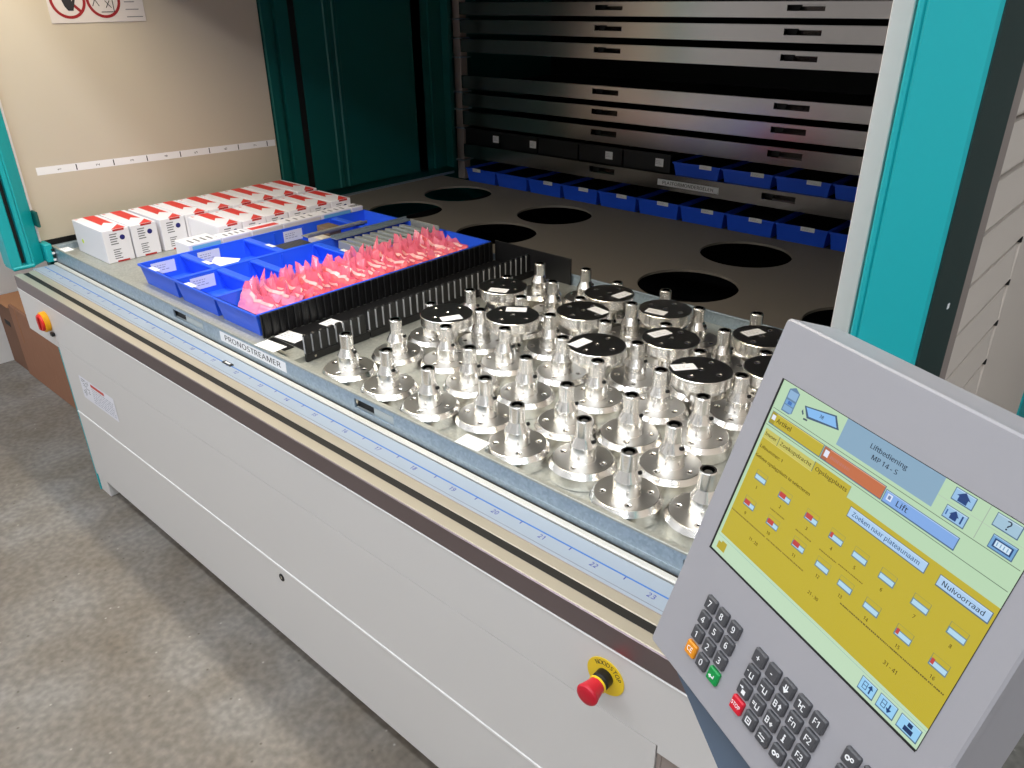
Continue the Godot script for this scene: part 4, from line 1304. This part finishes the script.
func screen_image() -> Image:
	simg = Image.create(1038, 757, false, Image.FORMAT_RGB8)
	var bg := c8(182, 212, 178)
	var yel := c8(190, 172, 46)
	var blue := c8(150, 190, 226)
	var line := c8(92, 112, 92)
	simg.fill(bg)
	sr(65.5, 0, 145.5, 20.6, c8(134, 166, 190))
	sr(1, 22.9, 206, 23.3, line)
	sr(1, 36.9, 206, 37.3, line)
	sr(176, 0.5, 176.3, 22, line.lightened(0.4))
	sr(146, 11.3, 206, 11.6, line.lightened(0.5))
	# tower and tray pictures
	spoly([[8.6, 4], [14, 1.2], [19.6, 4], [19.6, 20], [17, 21.6], [8.6, 21.6]], c8(96, 128, 160))
	sr(9.6, 4.4, 18.6, 10.6, c8(140, 176, 210))
	sr(9.6, 12, 18.6, 15.4, c8(112, 160, 210))
	sr(9.6, 16.2, 18.6, 20.6, c8(130, 170, 206))
	sr(12, 12.4, 16, 15, c8(60, 110, 180))
	spoly([[27.6, 9], [56.4, 3], [63, 11.2], [33.6, 16.4]], c8(60, 84, 112))
	spoly([[29.6, 9.4], [55.4, 4.2], [60.6, 10.6], [34.6, 14.6]], c8(132, 184, 236))
	spoly([[27.6, 12], [29.6, 15], [29, 16], [27, 14]], c8(60, 80, 100))
	spoly([[31, 17.4], [35, 17.0], [35, 18.2], [31, 18.6]], c8(50, 66, 84))
	# main tabs
	sbtn(2.2, 25.4, 57.8, 35.6, yel)
	sr(2.8, 26, 7.6, 35, yel.darkened(0.15))
	sr(3.6, 27.8, 7.4, 31.8, c8(226, 230, 244))
	sbtn(58.2, 25.4, 114, 35.6, c8(192, 108, 68))
	sr(58.8, 26, 64, 35, c8(170, 100, 70))
	sr(60, 27.6, 64, 32.6, c8(226, 230, 244))
	sdash(66, 84, 29.6, 2.2, c8(186, 116, 100), 4)
	sbtn(114.6, 26.8, 169.8, 35.8, c8(128, 168, 226))
	sr(117, 28.6, 121, 33, c8(216, 226, 246))
	sr(118, 29.6, 120, 32, c8(110, 130, 170))
	# sub tabs and field
	var tab := c8(196, 190, 96)
	sr(3, 47.6, 207.5, 135.2, yel)
	sr(3, 40, 18.6, 47.6, tab)
	sr(19.2, 40, 56.4, 47.6, tab)
	sr(18.6, 40, 19.2, 47.6, line)
	sr(56.4, 39.4, 57, 47.6, line)
	sr(57, 39.4, 91, 48, yel)
	sr(91, 39.4, 91.3, 47.6, line)
	sr(3, 47.4, 57, 47.8, c8(216, 206, 120))
	sbtn(97.2, 50.8, 161.2, 58.6, c8(172, 204, 236))
	sbtn(170, 52.0, 205.6, 59.8, c8(172, 204, 236))
	# tray pictograms, eight across and two down
	var cx := [17.7, 45.3, 73.6, 98.0, 119.5, 142.5, 168.4, 194.6]
	for r in 2:
		for i in 8:
			var y: float = 76.3 if r == 0 else 99.5
			var w := 6.2
			var x: float = cx[i]
			var oc := c8(128, 136, 96)
			sr(x - w, y - 5, x + w, y - 4.7, oc)
			sr(x - w, y - 5, x - w + 0.3, y + 2, oc)
			sr(x + w - 0.3, y - 5, x + w, y + 2, oc)
			sr(x - w, y - 1.6, x + w, y + 3, c8(96, 128, 150))
			sr(x - w + 0.7, y - 1.0, x + w - 0.7, y + 2.2, c8(178, 214, 234))
			var red := 0.0
			if (r == 0 and i in [1, 2]) or (r == 1 and i in [0, 1, 2]):
				red = 0.5
			elif (r == 0 and i == 3) or (r == 1 and i in [6, 7]):
				red = 0.18
			if red > 0:
				sr(x - w + 0.7, y - 2.2, x - w + 0.7 + 2 * w * red, y + 1.6, c8(192, 64, 62))
			if (r == 0 and i in [1, 2]) or (r == 0 and i == 3):
				sdash(x - 8, x + 8, 90.0, 0.9, c8(130, 112, 22), 30 + i)
	sdash(3.6, 44, 111.6, 0.9, c8(120, 100, 20), 61)
	sdash(64, 86, 111.6, 0.9, c8(120, 100, 20), 62)
	sdash(46, 63, 111.6, 0.9, c8(120, 100, 20), 66)
	sdash(122, 205, 111.0, 0.9, c8(96, 82, 30), 63)
	sdash(108, 130, 89.6, 0.8, c8(120, 100, 20), 64)
	# status bar
	sr(0, 135.2, 207.5, 151.3, bg.lightened(0.12))
	sr(1, 137.4, 207, 137.7, c8(110, 160, 170))
	sr(4.5, 140, 14, 148, yel.darkened(0.05))
	sr(4.5, 140, 8, 142, bg.lightened(0.12))
	for b in [[158.4, 171], [173.6, 187.4], [190, 205.4]]:
		sbtn(b[0], 139.4, b[1], 149.2, c8(150, 204, 240))
	for k in 2:
		var bx := 161.0 + k * 15.4
		for q in 3:
			sr(bx, 141.4 + q * 2.4, bx + 3.4, 141.8 + q * 2.4, c8(40, 70, 120))
		sr(bx, 141.4, bx + 0.4, 146.6, c8(40, 70, 120))
		sr(bx + 3, 141.4, bx + 3.4, 146.6, c8(40, 70, 120))
		sr(bx + 5.4, 141.4, bx + 6.4, 147, c8(20, 60, 110))
		if k == 0:
			spoly([[bx + 3.9, 143.6], [bx + 5.9, 140.8], [bx + 7.9, 143.6]], c8(20, 60, 110))
		else:
			spoly([[bx + 3.9, 144.6], [bx + 5.9, 147.4], [bx + 7.9, 144.6]], c8(20, 60, 110))
	sr(196.2, 141, 199.4, 143.8, c8(20, 50, 96))
	sr(194.6, 144.4, 201, 147.6, c8(20, 50, 96))
	# header buttons
	sbtn(153.6, 1.4, 168, 9.6, c8(150, 190, 226))
	spoly([[156, 5.4], [160.6, 1.9], [165.2, 5.4]], c8(24, 60, 120))
	sr(157.6, 5, 163.6, 8.6, c8(24, 60, 120))
	sbtn(153.6, 13.4, 168.6, 21.6, c8(150, 190, 226))
	spoly([[157.2, 17.6], [160.4, 14.4], [163.6, 17.6]], c8(24, 60, 120))
	sr(158.2, 17.2, 162.6, 20.2, c8(24, 60, 120))
	sr(165, 15, 166, 20, c8(24, 60, 120))
	sr(155, 16, 155.8, 19.4, c8(40, 90, 160))
	sbtn(181, 1.4, 197, 9.8, c8(160, 192, 212))
	sbtn(184.6, 13.2, 200, 22, c8(110, 160, 206))
	sr(186.6, 15, 198, 20.2, c8(24, 60, 110))
	sr(187.6, 15.8, 197, 19.4, c8(206, 228, 244))
	for q in 4:
		sr(188.6 + q * 2.1, 16.4, 189.2 + q * 2.1, 18.8, c8(120, 160, 196))
	simg.generate_mipmaps()
	return simg

func screen_text(sc: Node3D) -> void:
	var dark := paint(c8(34, 48, 66), 0.6)
	var brown := paint(c8(84, 70, 12), 0.6)
	var steel := paint(c8(60, 90, 130), 0.6)
	var L := [["Liftbediening", 105.5, 8.0, 3.1, dark, 30.0], ["MP 14 - S", 105.5, 14.2, 3.1, dark, 21.0], ["Artikel", 17.6, 30.4, 3.3, brown, 15.6], ["Lift", 129, 31.2, 3.6, dark, 8.6], ["Invoer", 10.6, 43.8, 2.6, brown, 12.6], ["Zoekopdracht", 38, 43.8, 2.7, brown, 33.0], ["Opslagplaats", 74, 43.6, 2.8, brown, 30.0], ["Liftnummer: 1", 17.5, 54.4, 2.0, brown, 25.0], ["Gelieve opslagplaats te selecteren", 34, 62.4, 2.1, brown, 60.0], ["Zoeken naar plateaunaam", 128.5, 54.6, 3.0, steel, 55.0], ["Nulvoorraad", 187.5, 55.8, 3.0, dark, 28.0], ["11 - 20", 36, 121.4, 2.2, brown, 0.0], ["21 - 30", 101.6, 121.4, 2.2, brown, 0.0], ["31 - 41", 171, 121.8, 2.6, brown, 0.0], ["?", 189.4, 5.6, 5.4, dark, 0.0], ["38", 45.4, 9.6, 2.4, dark, 0.0]]
	var cx := [17.7, 45.3, 73.6, 98.0, 119.5, 142.5, 168.4, 194.6]
	for r in 2:
		for i in 8:
			L.append([str(r * 8 + i + 1), cx[i], 84.6 if r == 0 else 107.6, 2.0, brown, 0.0])
	for l in L:
		text("screen_lettering", l[0], l[3] / 1000.0, l[4], sc, Vector3(l[1] / 1000.0, -l[2] / 1000.0, 0.0002), Basis.IDENTITY, false, l[5] / 1000.0)

# ---------------------------------------------------------------- switches, signs
func build_devices() -> void:
	var e := thing("emergency_stop", "red mushroom emergency stop button on a round yellow plate", "button", Vector3(2.4185, 0.7145, 0.0005))
	var ax := Basis(Vector3.RIGHT, PI / 2)
	var pl := mb()
	pl.xf = Transform3D(ax, Vector3.ZERO)
	pl.lathe([Vector2(0.0375, 0), Vector2(0.0375, 0.0012), Vector2(0.037, 0.0016), Vector2(0, 0.0016)], 40)
	var plate := part("yellow_plate", pl.mesh(M.yellow), e)
	var word := "NOODSTOP"
	for i in word.length():
		var a := deg_to_rad(128 - i * 15.5)
		text("lettering", word[i], 0.0085, M.ink, plate, Vector3(cos(a) * 0.0285, sin(a) * 0.0285, 0.0018), Basis(Vector3(0, 0, 1), a - PI / 2), true)
	var col := mb()
	col.xf = Transform3D(ax, Vector3.ZERO)
	col.lathe([Vector2(0.0165, 0.0016), Vector2(0.0165, 0.016), Vector2(0.0145, 0.018), Vector2(0.0145, 0.022)], 28)
	part("collar", col.mesh(M.black_plastic), e)
	var yr := mb()
	yr.xf = Transform3D(ax, Vector3.ZERO)
	yr.lathe([Vector2(0.0150, 0.0216), Vector2(0.0168, 0.0225), Vector2(0.0168, 0.0245), Vector2(0.0150, 0.0255)], 28)
	part("collar_ring", yr.mesh(M.yellow), e)
	var bt := mb()
	bt.xf = Transform3D(ax, Vector3.ZERO)
	bt.lathe([Vector2(0.0150, 0.0252), Vector2(0.0155, 0.030), Vector2(0.0185, 0.044), Vector2(0.0205, 0.0505), Vector2(0.0203, 0.053), Vector2(0.0185, 0.0555), Vector2(0.013, 0.0575), Vector2(0.006, 0.0584), Vector2(0, 0.0586)], 32)
	part("mushroom_head", bt.mesh(M.red_button), e)
	var s := thing("main_switch", "red and yellow rotary main switch at the left end of the ledge", "switch", Vector3(-0.040, 0.709, 0.0005))
	var yp := mb()
	yp.xf = Transform3D(ax, Vector3.ZERO)
	yp.lathe([Vector2(0.037, 0), Vector2(0.037, 0.016), Vector2(0.035, 0.018), Vector2(0, 0.018)], 32)
	part("yellow_ring", yp.mesh(M.yellow_switch), s)
	var kb := mb()
	kb.xf = Transform3D(ax, Vector3.ZERO)
	kb.lathe([Vector2(0.031, 0.018), Vector2(0.031, 0.024), Vector2(0.029, 0.026), Vector2(0, 0.026)], 28)
	part("red_knob", kb.mesh(M.red_switch), s)
	part("knob_grip", mb().bx(-0.007, 0.007, -0.026, 0.026, 0.026, 0.031, 0.002).mesh(M.dark_red), s)
	part("lock_hasp", mb().bx(0.030, 0.048, -0.046, -0.032, 0, 0.012, 0.002).mesh(M.black_plastic), s)
	part("hang_tag", mb().bx(0.034, 0.058, -0.078, -0.046, 0, 0.002, 0.0005).mesh(M.white_trim), s)
	var k := thing("panel_lock", "small round black lock in the lower front panel", "lock", Vector3(1.356, 0.322, 0.0003))
	var lk := mb()
	lk.xf = Transform3D(ax, Vector3.ZERO)
	lk.lathe([Vector2(0.0115, 0), Vector2(0.0115, 0.002), Vector2(0.009, 0.003), Vector2(0.0065, 0.003), Vector2(0.0062, 0.001), Vector2(0, 0.001)], 24)
	part("lock_ring", lk.mesh(M.black_plastic), k)
	part("lock_core", mb().bx(-0.003, 0.003, -0.0045, 0.0045, 0.0012, 0.003, 0.0008).mesh(M.alu), k)
	# inspection sticker on the middle panel
	var im := Image.create(512, 176, false, Image.FORMAT_RGB8)
	im.fill(c8(232, 232, 240))
	im.fill_rect(Rect2i(170, 14, 200, 22), c8(206, 62, 48))
	var r := RandomNumberGenerator.new()
	r.seed = 8
	for row in 7:
		var x := 170
		while x < 480:
			var l := r.randi_range(14, 46)
			im.fill_rect(Rect2i(x, 48 + row * 17, mini(l, 490 - x), 6), c8(168, 170, 186))
			x += l + 9
	for row in 9:
		for q in 6:
			if r.randf() < 0.55:
				im.fill_rect(Rect2i(26 + q * 18, 18 + row * 15, 14, 6), c8(90, 92, 104))
	im.fill_rect(Rect2i(14, 70, 40, 34), c8(232, 232, 240))
	im.generate_mipmaps()
	var sm := paint(Color.WHITE, 0.5)
	sm.albedo_texture = ImageTexture.create_from_image(im)
	var st := thing("notice_sticker", "white notice sticker with a red bar on the middle front panel", "sticker", Vector3(0.276, 0.505, 0.0004))
	var q := mb()
	q.quad(Vector3(-0.142, -0.045, 0.0003), Vector3(0.142, -0.045, 0.0003), Vector3(0.142, 0.045, 0.0003), Vector3(-0.142, 0.045, 0.0003))
	part("sticker_sheet", q.mesh(sm), st)
	# prohibition sign on the wall of the bay
	var g := thing("prohibition_sign", "white sign with two round red prohibition symbols high on the beige wall", "sign", Vector3(-0.3795, 1.749, -0.563))
	g.basis = Basis(Vector3.FORWARD, Vector3.UP, Vector3.RIGHT)
	part("sign_board", mb().bx(-0.175, 0.175, -0.085, 0.085, 0, 0.003, 0.001).mesh(M.white_trim), g)
	for sx in [-0.103, 0.025]:
		var ring := mb()
		ring.xf = Transform3D(ax, Vector3(sx, -0.008, 0.003))
		ring.lathe([Vector2(0.063, 0), Vector2(0.063, 0.0006), Vector2(0.053, 0.0006), Vector2(0.053, 0)], 48)
		ring.xf = Transform3D(Basis(Vector3(0, 0, 1), -PI / 4), Vector3(sx, -0.008, 0.0032))
		if sx < 0:
			ring.bx(-0.055, 0.055, -0.005, 0.005, 0, 0.0006)
		part("red_ring", ring.mesh(M.sign_red), g)
	var hand := mb()
	hand.prism(PackedVector2Array([Vector2(-0.118, -0.02), Vector2(-0.108, -0.034), Vector2(-0.09, -0.034), Vector2(-0.082, -0.012), Vector2(-0.076, 0.006), Vector2(-0.082, 0.008), Vector2(-0.09, -0.004), Vector2(-0.09, 0.028), Vector2(-0.096, 0.03), Vector2(-0.1, 0.034), Vector2(-0.106, 0.032), Vector2(-0.112, 0.028), Vector2(-0.12, 0.02), Vector2(-0.124, 0.0)]), 0.0031, 0.0036)
	part("hand_symbol", hand.mesh(M.ink), g, Vector3(0, -0.010, 0.0006))
	var fig := mb()
	for a in [[-0.018, -0.03, 0.004, 0.012], [-0.016, 0.012, 0.006, -0.03], [0.03, -0.036, 0.046, -0.012], [0.03, -0.012, 0.05, -0.036], [0.01, -0.05, 0.055, -0.05], [0.058, -0.05, 0.058, 0.02]]:
		var p0 := Vector3(a[0], a[1], 0.0036)
		var p1 := Vector3(a[2], a[3], 0.0036)
		fig.tube([p0, p1], 0.0014, 5)
	part("person_symbol", fig.mesh(M.ink), g)
	var tl := mb()
	for i in 6:
		tl.bx(0.102, 0.165 - 0.012 * (i % 3), -0.07 + i * 0.026, -0.067 + i * 0.026, 0.003, 0.0034)
	part("small_print", tl.mesh(M.grey_ink), g)

# ---------------------------------------------------------------- boxes on the floor at the left
func build_floor_boxes() -> void:
	var b := thing("cardboard_box", "large brown cardboard box on the floor left of the lift", "box", Vector3(-1.37, 0, -0.205))
	part("box_body", mb().bx(0, 0.9, 0, 0.385, -0.45, 0, 0.003).mesh(M.brown_card), b)
	part("top_flap", mb().bx(0.004, 0.40, 0.386, 0.391, -0.44, -0.01, 0.001).mesh(M.kraft), b)
	part("tape_edge", mb().bx(0.09, 0.094, 0.20, 0.384, 0.0, 0.0012).mesh(M.kraft), b)
	var d := thing("cardboard_box", "narrow dark cardboard box with a black hand hole, against the left wall", "box", Vector3(-1.612, 0, -0.212))
	part("box_body", mb().bx(0, 0.236, 0, 0.36, -0.40, 0, 0.003).mesh(M.brown_dark), d)
	part("hand_hole", mb().bx(0.07, 0.15, 0.235, 0.262, -0.002, 0.0008, 0.0005).mesh(M.black), d)
	part("top_flap", mb().bx(0.0, 0.23, 0.361, 0.366, -0.38, 0.012, 0.001).mesh(M.kraft), d)
